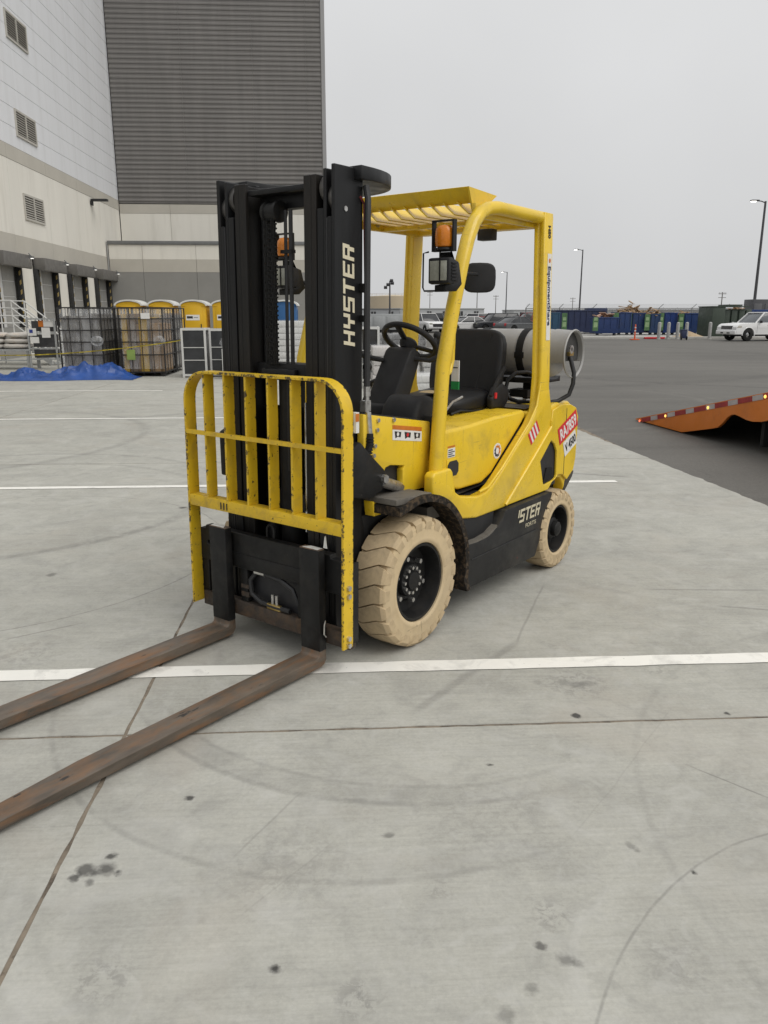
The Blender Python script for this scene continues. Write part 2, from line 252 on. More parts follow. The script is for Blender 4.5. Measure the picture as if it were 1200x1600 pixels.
# ================================================================== mesh helpers
class MB:
    def __init__(s): s.bm = bmesh.new()
    def faces(s, vs, fs):
        v = [s.bm.verts.new(p) for p in vs]
        for f in fs:
            try: s.bm.faces.new([v[i] for i in f])
            except ValueError: pass
        return v
    def box(s, x0, x1, y0, y1, z0, z1):
        x0, x1 = sorted((x0, x1)); y0, y1 = sorted((y0, y1)); z0, z1 = sorted((z0, z1))
        s.faces([(x, y, z) for x in (x0, x1) for y in (y0, y1) for z in (z0, z1)],
                [(0, 1, 3, 2), (4, 6, 7, 5), (0, 4, 5, 1), (2, 3, 7, 6), (0, 2, 6, 4), (1, 5, 7, 3)]); return s
    def obox(s, c, size, rot=None):
        M = Matrix.Translation(c) @ (rot.to_4x4() if rot else Matrix.Identity(4))
        a, b, d = [q / 2 for q in size]
        s.faces([M @ Vector((x, y, z)) for x in (-a, a) for y in (-b, b) for z in (-d, d)],
                [(0, 1, 3, 2), (4, 6, 7, 5), (0, 4, 5, 1), (2, 3, 7, 6), (0, 2, 6, 4), (1, 5, 7, 3)]); return s
    def bar(s, p, q, wdt, hgt, up=(0, 0, 1)):
        p = Vector(p); q = Vector(q); d = (q - p).normalized(); u = Vector(up)
        sd_ = d.cross(u)
        if sd_.length < 1e-4: sd_ = d.cross(Vector((1, 0, 0)))
        sd_.normalize(); u = sd_.cross(d)
        M = Matrix((sd_, d, u)).transposed()
        return s.obox((p + q) / 2, (wdt, (q - p).length, hgt), M)
    def prism(s, poly, axis, a, b, holes=()):
        """poly in the two other axes; axis 'y': (x,z), 'x': (y,z), 'z': (x,y)"""
        def P(u, v, t): return {'y': (u, t, v), 'x': (t, u, v), 'z': (u, v, t)}[axis]
        loops = [list(poly)] + [list(h) for h in holes]
        flat = [p for l in loops for p in l]; n = len(flat)
        v0 = [s.bm.verts.new(P(u, v, a)) for u, v in flat]; v1 = [s.bm.verts.new(P(u, v, b)) for u, v in flat]
        if holes:
            for t in geometry.tessellate_polygon([[Vector((u, v, 0)) for u, v in l] for l in loops]):
                for vv in (v0, v1):
                    try: s.bm.faces.new([vv[i] for i in t])
                    except ValueError: pass
        else:
            s.bm.faces.new(v0); s.bm.faces.new(v1)
        k = 0
        for l in loops:
            m = len(l)
            for i in range(m):
                j = (i + 1) % m; s.bm.faces.new((v0[k + i], v0[k + j], v1[k + j], v1[k + i]))
            k += m
        return s
    def tube(s, pts, r, n=10, closed=False, h=None, caps=True, r1=None):
        pts = [Vector(p) for p in pts]; m = len(pts); rings = []
        up = None
        for i in range(m):
            a = pts[(i - 1) % m] if (closed or i > 0) else pts[i]; b = pts[(i + 1) % m] if (closed or i < m - 1) else pts[i]
            d = (b - a).normalized()
            if up is None:
                up = Vector((0, 0, 1)) if abs(d.z) < .9 else Vector((1, 0, 0))
                if closed and abs(sum((p.z for p in pts)) / m - pts[0].z) < 1e-6: up = Vector((0, 0, 1))
            x = d.cross(up).normalized(); up = x.cross(d).normalized()
            rr = r if r1 is None else r + (r1 - r) * i / (m - 1)
            hh = h if h is not None else rr
            rings.append([s.bm.verts.new(pts[i] + x * rr * math.cos(t) + up * hh * math.sin(t)) for t in [2 * math.pi * k / n + math.pi / n for k in range(n)]])
        for i in range(m if closed else m - 1):
            A, B = rings[i], rings[(i + 1) % m]
            for k in range(n): s.bm.faces.new((A[k], A[(k + 1) % n], B[(k + 1) % n], B[k]))
        if caps and not closed:
            s.bm.faces.new(rings[0][::-1]); s.bm.faces.new(rings[-1])
        return s
    def cyl(s, p, q, r, n=16, r1=None): return s.tube([p, q], r, n, r1=r1)
    def lathe(s, prof, n=32, axis='y', o=(0, 0, 0), close=False):
        """prof: (radius, t along axis)"""
        o = Vector(o); rings = []
        for r, t in prof:
            ring = []
            for k in range(n):
                a = 2 * math.pi * k / n; u, v = r * math.cos(a), r * math.sin(a)
                ring.append(s.bm.verts.new(o + Vector({'y': (u, t, v), 'x': (t, u, v), 'z': (u, v, t)}[axis])))
            rings.append(ring)
        m = len(rings)
        for i in range(m if close else m - 1):
            A, B = rings[i], rings[(i + 1) % m]
            for k in range(n): s.bm.faces.new((A[k], A[(k + 1) % n], B[(k + 1) % n], B[k]))
        if not close:
            for ring in (rings[0], rings[-1]):
                try: s.bm.faces.new(ring)
                except ValueError: pass
        return s
    def ball(s, c, r, sz=(1, 1, 1), seg=12):
        bmesh.ops.create_uvsphere(s.bm, u_segments=seg, v_segments=max(6, seg // 2), radius=r, matrix=Matrix.Translation(c) @ Matrix.Diagonal((*sz, 1))); return s
    def shear(s, k):
        for v in s.bm.verts: v.co.x -= k * v.co.z
        return s
    def xf(s, M): s.bm.transform(M); return s
    def mesh(s, name, mt, bevel=0, seg=2, smooth=35, bang=25):
        bm = s.bm
        bmesh.ops.recalc_face_normals(bm, faces=bm.faces)
        if bevel:
            es = [e for e in bm.edges if len(e.link_faces) == 2 and e.calc_face_angle(0) > R(bang)]
            bmesh.ops.bevel(bm, geom=es, offset=bevel, offset_type='OFFSET', segments=seg, profile=.5, affect='EDGES', clamp_overlap=True)
        for e in bm.edges: e.smooth = not (len(e.link_faces) == 2 and e.calc_face_angle(0) > R(smooth))
        for f in bm.faces: f.smooth = True
        me = bpy.data.meshes.new(name); bm.to_mesh(me); bm.free()
        for x in (mt if isinstance(mt, (list, tuple)) else [mt]): me.materials.append(x)
        return me
    def build(s, name, mt, parent=None, bevel=0, seg=2, smooth=35, loc=None, bang=25):
        return obj(name, s.mesh(name, mt, bevel, seg, smooth, bang), parent, loc)
def obj(name, me, parent=None, loc=None, rot=None):
    o = bpy.data.objects.new(name, me); C.objects.link(o)
    if parent is not None: o.parent = parent
    if loc is not None: o.location = loc
    if rot is not None: o.rotation_euler = rot
    return o
def tag(o, label, cat, group=None, kind=None):
    o['label'] = label; o['category'] = cat
    if group: o['group'] = group
    if kind: o['kind'] = kind
    return o
def thing(name, label, cat, loc=(0, 0, 0), rz=0, group=None):
    o = bpy.data.objects.new(name, None); C.objects.link(o); o.empty_display_size = .2
    o.location = loc; o.rotation_euler = (0, 0, rz); return tag(o, label, cat, group)
def struct(o): o['kind'] = 'structure'; return o
def copy_tree(o, parent=None):
    c = o.copy(); C.objects.link(c); c.parent = parent
    for ch in list(o.children): copy_tree(ch, c)
    return c
def text_part(txt, size, origin, xd, yd, mt, parent, name='lettering', thick=.0012, bold=.0, sx=1.0, align='LEFT', shear=0):
    cu = bpy.data.curves.new('t', 'FONT'); cu.body = txt; cu.size = size; cu.extrude = thick / 2; cu.offset = bold; cu.align_x = align; cu.shear = shear; cu.resolution_u = 3
    t = bpy.data.objects.new('t', cu); C.objects.link(t)
    dg = bpy.context.evaluated_depsgraph_get(); me = bpy.data.meshes.new_from_object(t.evaluated_get(dg))
    bpy.data.objects.remove(t); bpy.data.curves.remove(cu)
    xd = Vector(xd).normalized(); yd = Vector(yd).normalized(); zd = xd.cross(yd)
    M = Matrix.Translation(origin) @ Matrix((xd, yd, zd)).transposed().to_4x4() @ Matrix.Diagonal((sx, 1, 1, 1))
    me.transform(M); me.materials.clear(); me.materials.append(mt); me.name = name
    return obj(name, me, parent)
GLY = {  # butted strokes (x0,x1,y0,y1)
    'H': [(0, .2, 0, 1), (.6, .8, 0, 1), (.2, .6, .42, .6)],
    'Y': [(0, .2, .42, 1), (.6, .8, .42, 1), (.2, .6, .42, .6), (.3, .5, 0, .42)],
    'S': [(0, .8, .82, 1), (0, .2, .59, .82), (0, .8, .41, .59), (.6, .8, .18, .41), (0, .8, 0, .18)],
    'T': [(0, .8, .82, 1), (.3, .5, 0, .82)],
    'E': [(0, .2, 0, 1), (.2, .8, .82, 1), (.2, .68, .41, .59), (.2, .8, 0, .18)],
    'R': [(0, .2, 0, 1), (.2, .8, .82, 1), (.6, .8, .59, .82), (.2, .8, .41, .59), (.5, .72, 0, .41)]}
def block_word(word, h, wdt, origin, xd, yd, mt, parent, slant=.22, thick=.0014, skip=None):
    xd = Vector(xd).normalized(); yd = Vector(yd).normalized(); zd = xd.cross(yd)
    pitch = wdt / len(word); gw = pitch * .86 / .8
    for i, ch in enumerate(word):
        mb = MB()
        for x0, x1, y0, y1 in GLY[ch]:
            if skip and (i, (x0, x1, y0, y1)) in skip: continue
            q = []
            for z in (0, thick):
                for x, y in ((x0, y0), (x1, y0), (x1, y1), (x0, y1)):
                    q.append(Vector(origin) + xd * (i * pitch + x * gw + slant * y * h) + yd * y * h + zd * z)
            mb.faces(q, [(0, 1, 2, 3), (4, 5, 6, 7), (0, 1, 5, 4), (1, 2, 6, 5), (2, 3, 7, 6), (3, 0, 4, 7)])
        if len(mb.bm.verts): mb.build('lettering', mt, parent)
        else: mb.bm.free()

# ================================================================== THE GROUND
me = bpy.data.meshes.new('ground'); S = 2600
me.from_pydata([(-S, -S, -.012), (S, -S, -.012), (S, S, -.012), (-S, S, -.012)], [], [(0, 1, 2, 3)]); me.materials.append(asphalt)
struct(obj('ground', me))
XJ = [-15.0, -10.29, -5.59, -.89, 3.66]; YJ = [-9.2, -3.14, 2.915, 8.965, 15.0, 21.05, 27.1, 33.15, 39.2, 45.0]
pav = struct(MB().box(-15.1, 3.6, -9.2, 45.0, -.10, -.003).build('concrete_pavement', joint_m))
def edge_x(y): return 3.5 + (11.31 - y) * (3.79 - 3.5) / (11.31 - 6.59)
def jag(p, q, amp, step=.09):
    n = max(2, int(math.hypot(q[0] - p[0], q[1] - p[1]) / step)); r = [tuple(p)]
    dx, dy = (q[0] - p[0]), (q[1] - p[1]); ln = math.hypot(dx, dy)
    for k in range(1, n):
        t = k / n; e = rnd.uniform(-amp, amp) * (2.2 if rnd.random() < .08 else 1); r.append((p[0] + dx * t - dy / ln * e, p[1] + dy * t + dx / ln * e))
    return r
for i in range(len(XJ) - 1):
    for j in range(len(YJ) - 1):
        x0, x1, y0, y1 = XJ[i], XJ[i + 1], YJ[j], YJ[j + 1]; g_ = .0075
        xa, xb = (x1 - g_, x1 - g_) if i < len(XJ) - 2 else (edge_x(y0), edge_x(y1))
        near = y1 < 16; am = .0022 if near else .004; st_ = .07 if near else .5
        cs = [(x0 + g_, y0 + g_), (xa, y0 + g_), (xb, y1 - g_), (x0 + g_, y1 - g_)]
        pl = jag(cs[0], cs[1], am, st_) + jag(cs[1], cs[2], am if i < len(XJ) - 2 else .010, st_) + jag(cs[2], cs[3], am, st_) + jag(cs[3], cs[0], am, st_)
        MB().prism(pl, 'z', -.12, 0).build('slab', concrete, pav)
for y, x0, x1, wd in ((3.487, -14.5, 2.86, .112), (7.69, -14.5, 2.80, .10), (13.0, -14.5, 2.75, .10), (17.85, -14.5, -3.95, .10)):
    # slightly uneven painted edges
    n = int((x1 - x0) / .12); pts = []
    top = [(x0 + (x1 - x0) * k / n, y + wd / 2 + rnd.uniform(-.004, .004)) for k in range(n + 1)]
    bot = [(x0 + (x1 - x0) * k / n, y - wd / 2 + rnd.uniform(-.004, .004)) for k in range(n + 1)]
    m = MB(); vs = [(p[0], p[1], .004) for p in bot] + [(p[0], p[1], .004) for p in top]
    m.faces(vs, [(k, k + 1, n + 2 + k, n + 1 + k) for k in range(n)]); struct(m.build('painted_line', line_m))
struct(MB().box(15, 46, 54.6, 76, -.1, .03).build('apron_pavement', apron_m))
struct(MB().box(15, 46, 54.2, 54.594, -.1, .13).build('kerb', mat('kerb_concrete', (.42, .41, .38), .9, var=.12, scale=3), bevel=.02))

# ================================================================== THE BUILDINGS
panel_w = mat('white_panel', (.74, .75, .77), .45, var=.03, scale=.6, stretch=(1, 1, .10), dirt=((.56, .56, .55), .50, .75, 2.2, .4))
cream_w = mat('cream_tiltup', (.72, .695, .63), .85, var=.04, scale=.8, stretch=(1, 1, .12), dirt=((.52, .49, .43), .50, .78, 1.8, .5), bump=.05, bscale=30)
beige_w = mat('beige_band', (.47, .445, .39), .85, var=.05, scale=.8, bump=.05, bscale=30)
grey_w = mat('grey_wall_base', (.255, .25, .235), .85, var=.06, scale=.8)
dark_c = mat('dark_ribbed_cladding', (.162, .154, .145), .5, var=.08, scale=1.5, stretch=(1, 1, .15), dirt=((.20, .19, .178), .46, .75, 1.4, .6))
seam_d = mat('shadow_joint', (.10, .095, .085), .9)
flash = mat('grey_flashing', (.16, .165, .165), .5)
awn = mat('awning_sheet', (.13, .124, .115), .6, var=.15, scale=4)
seal = mat('dock_seal_foam', (.02, .02, .02), .85, var=.3)
door_w = mat('dock_door_white', (.58, .58, .57), .5, var=.05)
door_g = mat('dock_door_grey', (.30, .295, .28), .6, var=.08)
hazard = mat('hazard_yellow', (.40, .29, .10), .7)
lou_m = mat('louver_grey', (.46, .44, .395), .6, var=.08)
lou_d = mat('louver_dark', (.13, .12, .105), .7)

WX = -12.5
WH = thing('cold_store_building', 'tall white panelled cold store with loading docks along its cream base', 'building', (WX, 30, 0))
def wb(mb, name, mt, parent=WH, **k):     # world coordinates -> building's own
    mb.xf(Matrix.Translation((-WX, -30, 0))); return mb.build(name, mt, parent, **k)
wb(MB().box(-34, WX - .14, 2, 50.6, 0, 24.6), 'wall_core', grey_w)
z = 7.935
lm = MB().box(-.11, 0, -28, 18.62, .006, .724).mesh('wall_panel', panel_w, bevel=.006, seg=1)
while z < 24.4:
    obj('wall_panel', lm, WH, (0, 0, z)); z += .73
def opening(k): return 34.3 + 4.13 * k
ks = range(-7, 3)
for k in ks:
    y0 = opening(k) - 1.5; y1 = min(opening(k + 1) - 1.5, 48.55)
    y1 = 48.55 if k == 2 else y1
    g_ = .007
    wb(MB().box(WX - .13, WX, y0 + g_, y1 - g_, 4.64, 7.40), 'tiltup_panel', cream_w, bevel=.004, seg=1)
    wb(MB().box(WX - .13, WX + .012, y0 + g_, y1 - g_, 7.406, 7.925), 'band_panel', beige_w, bevel=.004, seg=1)
    wb(MB().box(WX - .13, WX + .012, y0 + g_, y1 - g_, 3.90, 4.634), 'band_panel', beige_w, bevel=.004, seg=1)
    wb(MB().box(WX - .13, WX + .004, y0 + g_, opening(k) - .006, 0, 3.894), 'pier', cream_w, bevel=.004, seg=1)
    wb(MB().box(WX - .13, WX - .002, opening(k), opening(k + 1) - 1.5, 0, 1.15), 'dock_wall', grey_w)
    # dock: recessed door, foam seals with yellow guide strips, sheet awning
    a, b = opening(k), min(opening(k + 1) - 1.5, 45.2)
    dr = wb(MB().box(WX - .13, WX - .10, a + .34, b - .25, 1.16, 3.45), 'dock_door', door_w)
    for j in range(4): wb(MB().box(WX - .098, WX - .085, a + .36 + (b - a - .6) * .42, b - .26, 1.18 + .57 * j, 1.72 + .57 * j), 'door_section', door_g, dr, bevel=.006, seg=1)
    wb(MB().box(WX - .098, WX - .09, a + .5, a + .72, 2.35, 2.55), 'door_window', black_dec, dr)
    for y0_, y1_ in ((a + .02, a + .33), (b - .26, b - .02)): wb(MB().box(WX - .05, WX + .16, y0_, y1_, 1.15, 3.45), 'dock_seal', seal, bevel=.03)
    for j in range(6):
        for yy in (a + .335, b - .27): wb(MB().prism([(WX + .10, 1.3 + .36 * j), (WX + .165, 1.36 + .36 * j), (WX + .165, 1.52 + .36 * j), (WX + .10, 1.46 + .36 * j)], 'y', yy, yy + .008), 'guide_stripe', hazard)
    wb(MB().prism([(WX + .02, 3.46), (WX + .46, 3.36), (WX + .50, 3.40), (WX + .50, 3.88), (WX + .02, 3.893)], 'y', a + .10, b + .12), 'dock_awning', awn, bevel=.01)
    lo = wb(MB().box(WX + .50, WX + .62, b - .10, b + .10, 3.76, 3.84).cyl((WX + .55, b, 3.84), (WX + .45, b, 3.95), .02, 8), 'dock_lamp', flash)
    wb(MB().box(WX + .53, WX + .61, b - .07, b + .07, 3.752, 3.758), 'lamp_lens', mat('lit_lamp', (1, 1, .95), .5, emit=((1, .97, .9), 2.5)), lo)
def louver(y, z, w_, h_):
    f = wb(MB().prism([(y, z), (y + w_, z), (y + w_, z + h_), (y, z + h_)], 'x', WX - .01, WX + .055, holes=[[(y + .08, z + .08), (y + w_ - .08, z + .08), (y + w_ - .08, z + h_ - .08), (y + .08, z + h_ - .08)]]), 'louver', lou_m)
    wb(MB().box(WX + .004, WX + .010, y + .08, y + w_ - .08, z + .08, z + h_ - .08), 'louver_back', lou_d, f)
    wb(MB().box(WX + .012, WX + .056, y + w_ / 2 - .05, y + w_ / 2 + .05, z + .081, z + h_ - .081), 'mullion', lou_m, f)
    for s0, s1 in ((y + .085, y + w_ / 2 - .052), (y + w_ / 2 + .052, y + w_ - .085)):
        n = 9
        for j in range(n):
            zz = z + .10 + (h_ - .2) * j / n; m = MB().prism([(WX + .012, zz + .055), (WX + .05, zz + .012), (WX + .055, zz + .018), (WX + .017, zz + .061)], 'y', s0, s1); wb(m, 'louver_blade', lou_m, f)
for y, z in ((34.05, 5.32), (34.05, 8.40), (34.05, 11.88)): louver(y, z, 2.15, 1.0)
wl_ = wb(MB().box(WX + .02, WX + .10, 43.0, 43.3, 7.0, 7.2).box(WX + .05, WX + .85, 42.98, 43.32, 7.20, 7.30), 'wall_lamp', black_dec, bevel=.01)
wb(MB().cyl((WX + .06, 45.25, 0), (WX + .06, 45.25, 5.42), .045, 10), 'drain_pipe', mat('pipe_grey', (.3, .3, .29), .5))

BK = thing('high_bay_block', 'dark grey horizontally ribbed high block above a cream wall at the yard end', 'building', (-6.5, 48.5, 0))
def bb(mb, name, mt, parent=BK, **k): mb.xf(Matrix.Translation((6.5, -48.5, 0))); return mb.build(name, mt, parent, **k)
bb(MB().box(-12.4, -.9, 48.62, 66, 0, 24.4), 'wall_core', grey_w)
xs = [-12.45, -8.53, -4.61, -1.66, -.84]
for x0, x1 in zip(xs, xs[1:]):
    m = MB(); n = int((24.5 - 7.78) / .245); prof = [(48.60, 7.78)]
    for j in range(n):
        zz = 7.78 + j * .245; prof += [(48.49, zz + .008), (48.49, zz + .08), (48.455, zz + .125), (48.455, zz + .195), (48.49, zz + .24)]
    prof += [(48.60, 7.78 + n * .245)]
    m.prism(prof, 'x', x0 + .008, x1 - .012); bb(m, 'cladding_panel', dark_c, smooth=20)
    bb(MB().box(x1 - .010, x1 + .006, 48.50, 48.61, 7.79, 24.3), 'cladding_joint', mat('cladding_joint', (.15, .145, .138), .5))
bb(MB().box(-.835, -.80, 48.44, 48.62, 7.72, 24.4).box(-.896, -.81, 48.63, 66, 7.73, 24.35), 'corner_trim', dark_c)
for j, (x0, x1) in enumerate(zip([-12.45, -9.6, -6.7, -3.8], [-9.6, -6.7, -3.8, -.84])):
    bb(MB().box(x0 + .007, x1 - .007, 48.48, 48.61, 5.0, 7.24), 'tiltup_panel', cream_w)
    bb(MB().box(x0 + .007, x1 - .007, 48.47, 48.61, 7.246, 7.74), 'band_panel', beige_w)
LW = thing('low_annex_building', 'low flat-roofed annex striped cream, beige and grey behind the toilets', 'building', (-6.5, 45.24, 0))
def lb(mb, name, mt, **k): mb.xf(Matrix.Translation((6.5, -45.24, 0))); return mb.build(name, mt, LW, **k)
lb(MB().box(-12.36, -.9, 45.40, 48.4, 0, 5.28), 'wall_core', grey_w)
for x0, x1 in zip([-12.38, -10.6, -7.73, -4.86, -2.5], [-10.6, -7.73, -4.86, -2.5, -.86]):
    lb(MB().box(x0 + .008, x1 - .008, 45.27, 45.39, 4.53, 5.29), 'tiltup_panel', cream_w)
    lb(MB().box(x0 + .008, x1 - .008, 45.265, 45.39, 3.87, 4.525), 'band_panel', beige_w)
    lb(MB().box(x0 + .008, x1 - .008, 45.27, 45.39, 0, 3.865), 'base_panel', grey_w)
lb(MB().box(-12.42, -.80, 45.20, 48.40, 5.295, 5.48), 'roof_flashing', flash, bevel=.01)
# ================================================================== THE FORKLIFT (X forward, Y its left, origin under the front axle)
FL = thing('forklift', 'yellow forklift with black mast and tan tyres standing on the concrete yard', 'forklift', (-.041, 4.1225, 0), R(229.6))
K = .017  # the mast leans back a little
def bolt(p, axis, r, h, parent, mt=steel, name='bolt'):
    p = Vector(p); a = Vector(axis).normalized(); MB().cyl(p, p + a * h, r, 6).build(name, mt, parent)

# ---- wheels
def wheel(name, x, s, Rr, half, nl, parent, hub):
    yc = s * (.578 - half)
    rim_r = Rr * .60
    m = MB(); o = s  # outward sign
    m.lathe([(rim_r, -o * half * .8), (rim_r, o * half * .86), (rim_r * .93, o * half * .86), (rim_r * .9, o * half * .62), (rim_r * .86, -o * half * .02), (rim_r * .60, -o * half * .10), (rim_r * .52, o * half * .05), (.02, o * half * .05), (.02, -o * half * .8)], 40, 'y')
    wl = m.build(name, black_steel, parent, loc=(x, yc, Rr))
    q = Rr - rim_r; core = Rr - .022
    prof = [(rim_r + .004, .80 * half), (rim_r + .004, .93 * half), (rim_r + q * .10, 1.0 * half), (rim_r + q * .22, 1.0 * half), (rim_r + q * .26, .97 * half), (rim_r + q * .55, 1.03 * half), (rim_r + q * .60, 1.01 * half), (rim_r + q * .72, 1.02 * half), (core, .93 * half)]
    prof = prof + [(r, -t) for r, t in reversed(prof)]
    MB().lathe(prof, 64, 'y', close=True).build('tyre', tan, wl, smooth=50)
    # tread lugs
    ys = [-1.035, -.86, -.5, 0, .5, .86, 1.035]; step = 2 * math.pi / nl; gap = step * .17
    m = MB(); rows = []
    for yy in ys:
        t = yy; off = step * .24 * math.sin(t * math.pi * .8); top = Rr - (.0 if abs(yy) < .6 else (.004 if abs(yy) < .9 else .022))
        low = Rr - .034 if abs(yy) < 1 else Rr - .062
        g2 = gap * (.45 if abs(yy) < .6 else (1.1 if abs(yy) < .9 else 2.2))
        row = []
        for rr in (low, top):
            for ph in (off - step / 2 + g2 / 2, off, off + step / 2 - g2 / 2): row.append(m.bm.verts.new((rr * math.cos(ph), yy * half, rr * math.sin(ph))))
        rows.append(row)
    for a, b in zip(rows, rows[1:]):
        for i, j in ((3, 4), (4, 5), (0, 3), (5, 2)): m.bm.faces.new((a[i], a[j], b[j], b[i]))
    for a in (rows[0], rows[-1]): m.bm.faces.new((a[0], a[1], a[4], a[3])); m.bm.faces.new((a[1], a[2], a[5], a[4]))
    lm = m.mesh('tread_lug', tan_d, smooth=30)
    for k in range(nl): obj('tread_lug', lm, wl, rot=(0, k * step, 0))
    # hub and nuts
    m = MB()
    if hub == 'front':
        m.lathe([(.088, -o * half * .1), (.088, o * half * .22), (.082, o * half * .34), (.05, o * half * .36), (.046, o * half * .52), (.012, o * half * .55)], 28, 'y'); m.build('hub', black_steel, wl)
        for k in range(12):
            a = 2 * math.pi * k / 12; bolt((.066 * math.cos(a), o * half * .34, .066 * math.sin(a)), (0, o, 0), .009, .013, wl, steel)
        for k in range(6):
            a = 2 * math.pi * (k + .3) / 6; bolt((.118 * math.cos(a), o * half * .02, .118 * math.sin(a)), (0, o, 0), .013, .03, wl, steel, 'lug_nut')
    else:
        m.lathe([(.075, -o * half * .1), (.072, o * half * .45), (.06, o * half * .55), (.052, o * half * .56), (.048, o * half * .9), (.036, o * half * 1.0), (.01, o * half * 1.02)], 28, 'y'); m.build('hub', black_steel, wl)
        for k in range(5):
            a = 2 * math.pi * (k + .2) / 5; bolt((.088 * math.cos(a), o * half * .02, .088 * math.sin(a)), (0, o, 0), .012, .03, wl, black_steel, 'lug_nut')
    return wl
for s in (1, -1):
    wheel('front_wheel', 0, s, .337, .098, 22, FL, 'front')
    wheel('rear_wheel', -1.612, s, .265, .085, 22, FL, 'rear')

# ---- chassis
MB().box(-1.50, .22, -.37, .37, .17, .70).box(-1.75, -1.50, -.30, .30, .25, .55).build('chassis', black_steel, FL, bevel=.01)
MB().cyl((0, -.40, .337), (0, .40, .337), .10, 20).box(-.12, .14, -.37, .37, .22, .45).build('front_axle', black_steel, FL)
MB().cyl((-1.612, -.42, .265), (-1.612, .42, .265), .05, 14).build('rear_axle', black_steel, FL)
MB().box(.215, .255, -.36, .36, .30, 1.19).build('firewall', black_steel, FL)

# ---- skirts, steps, fenders
for s in (1, -1):
    sk = [(-.455, .165), (-1.30, .150), (-1.375, .28), (-1.43, .40), (-1.505, .515), (-1.505, .538), (-.885, .538), (-.86, .50), (-.80, .455), (-.70, .425), (-.60, .415), (-.455, .425)]
    MB().prism(sk, 'y', s * .372, s * .568).build('side_skirt', skirt_m, FL, bevel=.008)
    MB().prism([(-.47, .57), (-.82, .545), (-.80, .44), (-.70, .42), (-.47, .42)], 'y', s * .373, s * .525).build('step_riser', blk_plastic, FL, bevel=.006)
    st = MB().prism([(-.47, .430), (-.60, .425), (-.70, .435), (-.79, .468), (-.79, .456), (-.70, .418), (-.47, .414)], 'y', s * .44, s * .565).build('step', plate_m, FL)
    MB().box(-.50, -1.29, s * .5690, s * .5715, .327, .333).build('skirt_seam', black_dec, FL)
    # fender: flat top plate, then a muddy curved flap down behind the wheel
    MB().prism([(.20, .800), (.20, .770), (-.10, .760), (-.10, .785)], 'y', s * .36, s * .565).build('fender_plate', plate_m, FL, bevel=.004)
    arc = [(.20, .764)] + [(.0 + .452 * math.cos(R(a)), .337 + .452 * math.sin(R(a))) for a in range(72, 196, 6)] + [(-.47, .165)]
    inn = [(-.435, .165)] + [(.415 * math.cos(R(a)), .337 + .415 * math.sin(R(a))) for a in range(194, 70, -6)] + [(.20, .72)]
    MB().prism(arc + inn, 'y', s * .37, s * .585).build('wheel_arch', flap_m, FL, smooth=40)
    # yellow side frame sweeping from the front leg foot back up into the rear post
    fr = [(-.155, .742), (-.155, .85), (-.175, .87), (-.325, .87), (-.345, .85), (-.375, .735), (-.43, .70), (-.60, .668), (-.70, .675), (-.785, .708), (-.86, .755), (-1.21, 1.0), (-1.285, 1.075), (-1.318, 1.16),
          (-1.34, 1.26), (-1.44, 1.26), (-1.475, 1.15), (-1.52, 1.03), (-1.505, .95), (-1.322, .815), (-.94, .541), (-.60, .543), (-.44, .57), (-.30, .66), (-.20, .72)]
    MB().prism(fr, 'y', s * .475, s * .535).build('side_frame', yellow, FL, bevel=.012, seg=3)
    # raised rib along the lower edge of the sweep
    MB().tube([(-.93, s * .537, .556), (-1.322, s * .537, .828), (-1.50, s * .537, .957), (-1.50, s * .535, 1.0)], .011, 8).build('frame_rib', yellow, FL)
    MB().tube([(-.62, s * .535, .69), (-.72, s * .535, .70), (-.87, s * .535, .785), (-1.20, s * .535, 1.018), (-1.29, s * .533, 1.11), (-1.345, s * .528, 1.26)], .008, 8).build('frame_rib', yellow, FL)
MB().box(-.36, -.72, .30, .474, .655, .672).build('step_mat', blk_plastic, FL)
MB().box(-.36, -.72, -.30, -.474, .655, .672).build('step_mat', blk_plastic, FL)

# ---- hood
hp = [(-.285, .80), (-.36, .745), (-.52, .712), (-.76, .708), (-.865, .745), (-1.225, 1.005), (-1.275, 1.052), (-1.25, 1.085), (-.90, 1.080), (-.62, 1.062), (-.34, 1.058), (-.285, 1.03)]
MB().prism(hp, 'y', -.472, .472).build('hood', yellow, FL, bevel=.05, seg=5, smooth=50, bang=14)
MB().prism([(-.30, .735), (-.52, .695), (-.77, .69), (-.88, .735), (-1.22, .985), (-1.22, .96), (-.88, .70), (-.30, .68)], 'y', -.468, .468).build('hood_gap', black_dec, FL)
MB().box(-.375, -.495, .4715, .4755, .79, .90).build('socket_frame', yellow, FL, bevel=.003)
MB().prism([(-.382, .825), (-.402, .805), (-.468, .805), (-.488, .825), (-.488, .868), (-.468, .888), (-.402, .888), (-.382, .868)], 'y', .4758, .479).build('socket_opening', black_dec, FL)
MB().box(-.385, -.458, .4716, .4732, .908, .958).build('data_sticker', white_dec, FL)
MB().box(-.385, -.458, .4716, .4732, .962, .971).build('data_sticker', org_dec, FL)
for k in range(4): MB().box(-.390, -.452 + .02 * (k % 2), .4734, .4742, .913 + .011 * k, .918 + .011 * k).build('sticker_line', black_dec, FL)
# round gear logo
MB().lathe([(.046, .4715), (.046, .4735)], 28, 'y', o=(-.925, 0, .875)).build('logo_disc', white_dec, FL)
for half_, mt in ((0, org_dec), (1, navy_dec)):
    m = MB(); n = 10
    pts_o = []; pts_i = []
    for k in range(n * 2 + 1):
        a = R(55 + half_ * 180 + 170 * k / (2 * n)); ro = .031 if (k // 2) % 2 else .037
        pts_o.append((-.925 + ro * math.cos(a), .875 + ro * math.sin(a))); pts_i.append((-.925 + .020 * math.cos(a), .875 + .020 * math.sin(a)))
    m.prism(pts_o + pts_i[::-1], 'y', .4738, .4746); m.build('logo_ring', mt, FL)

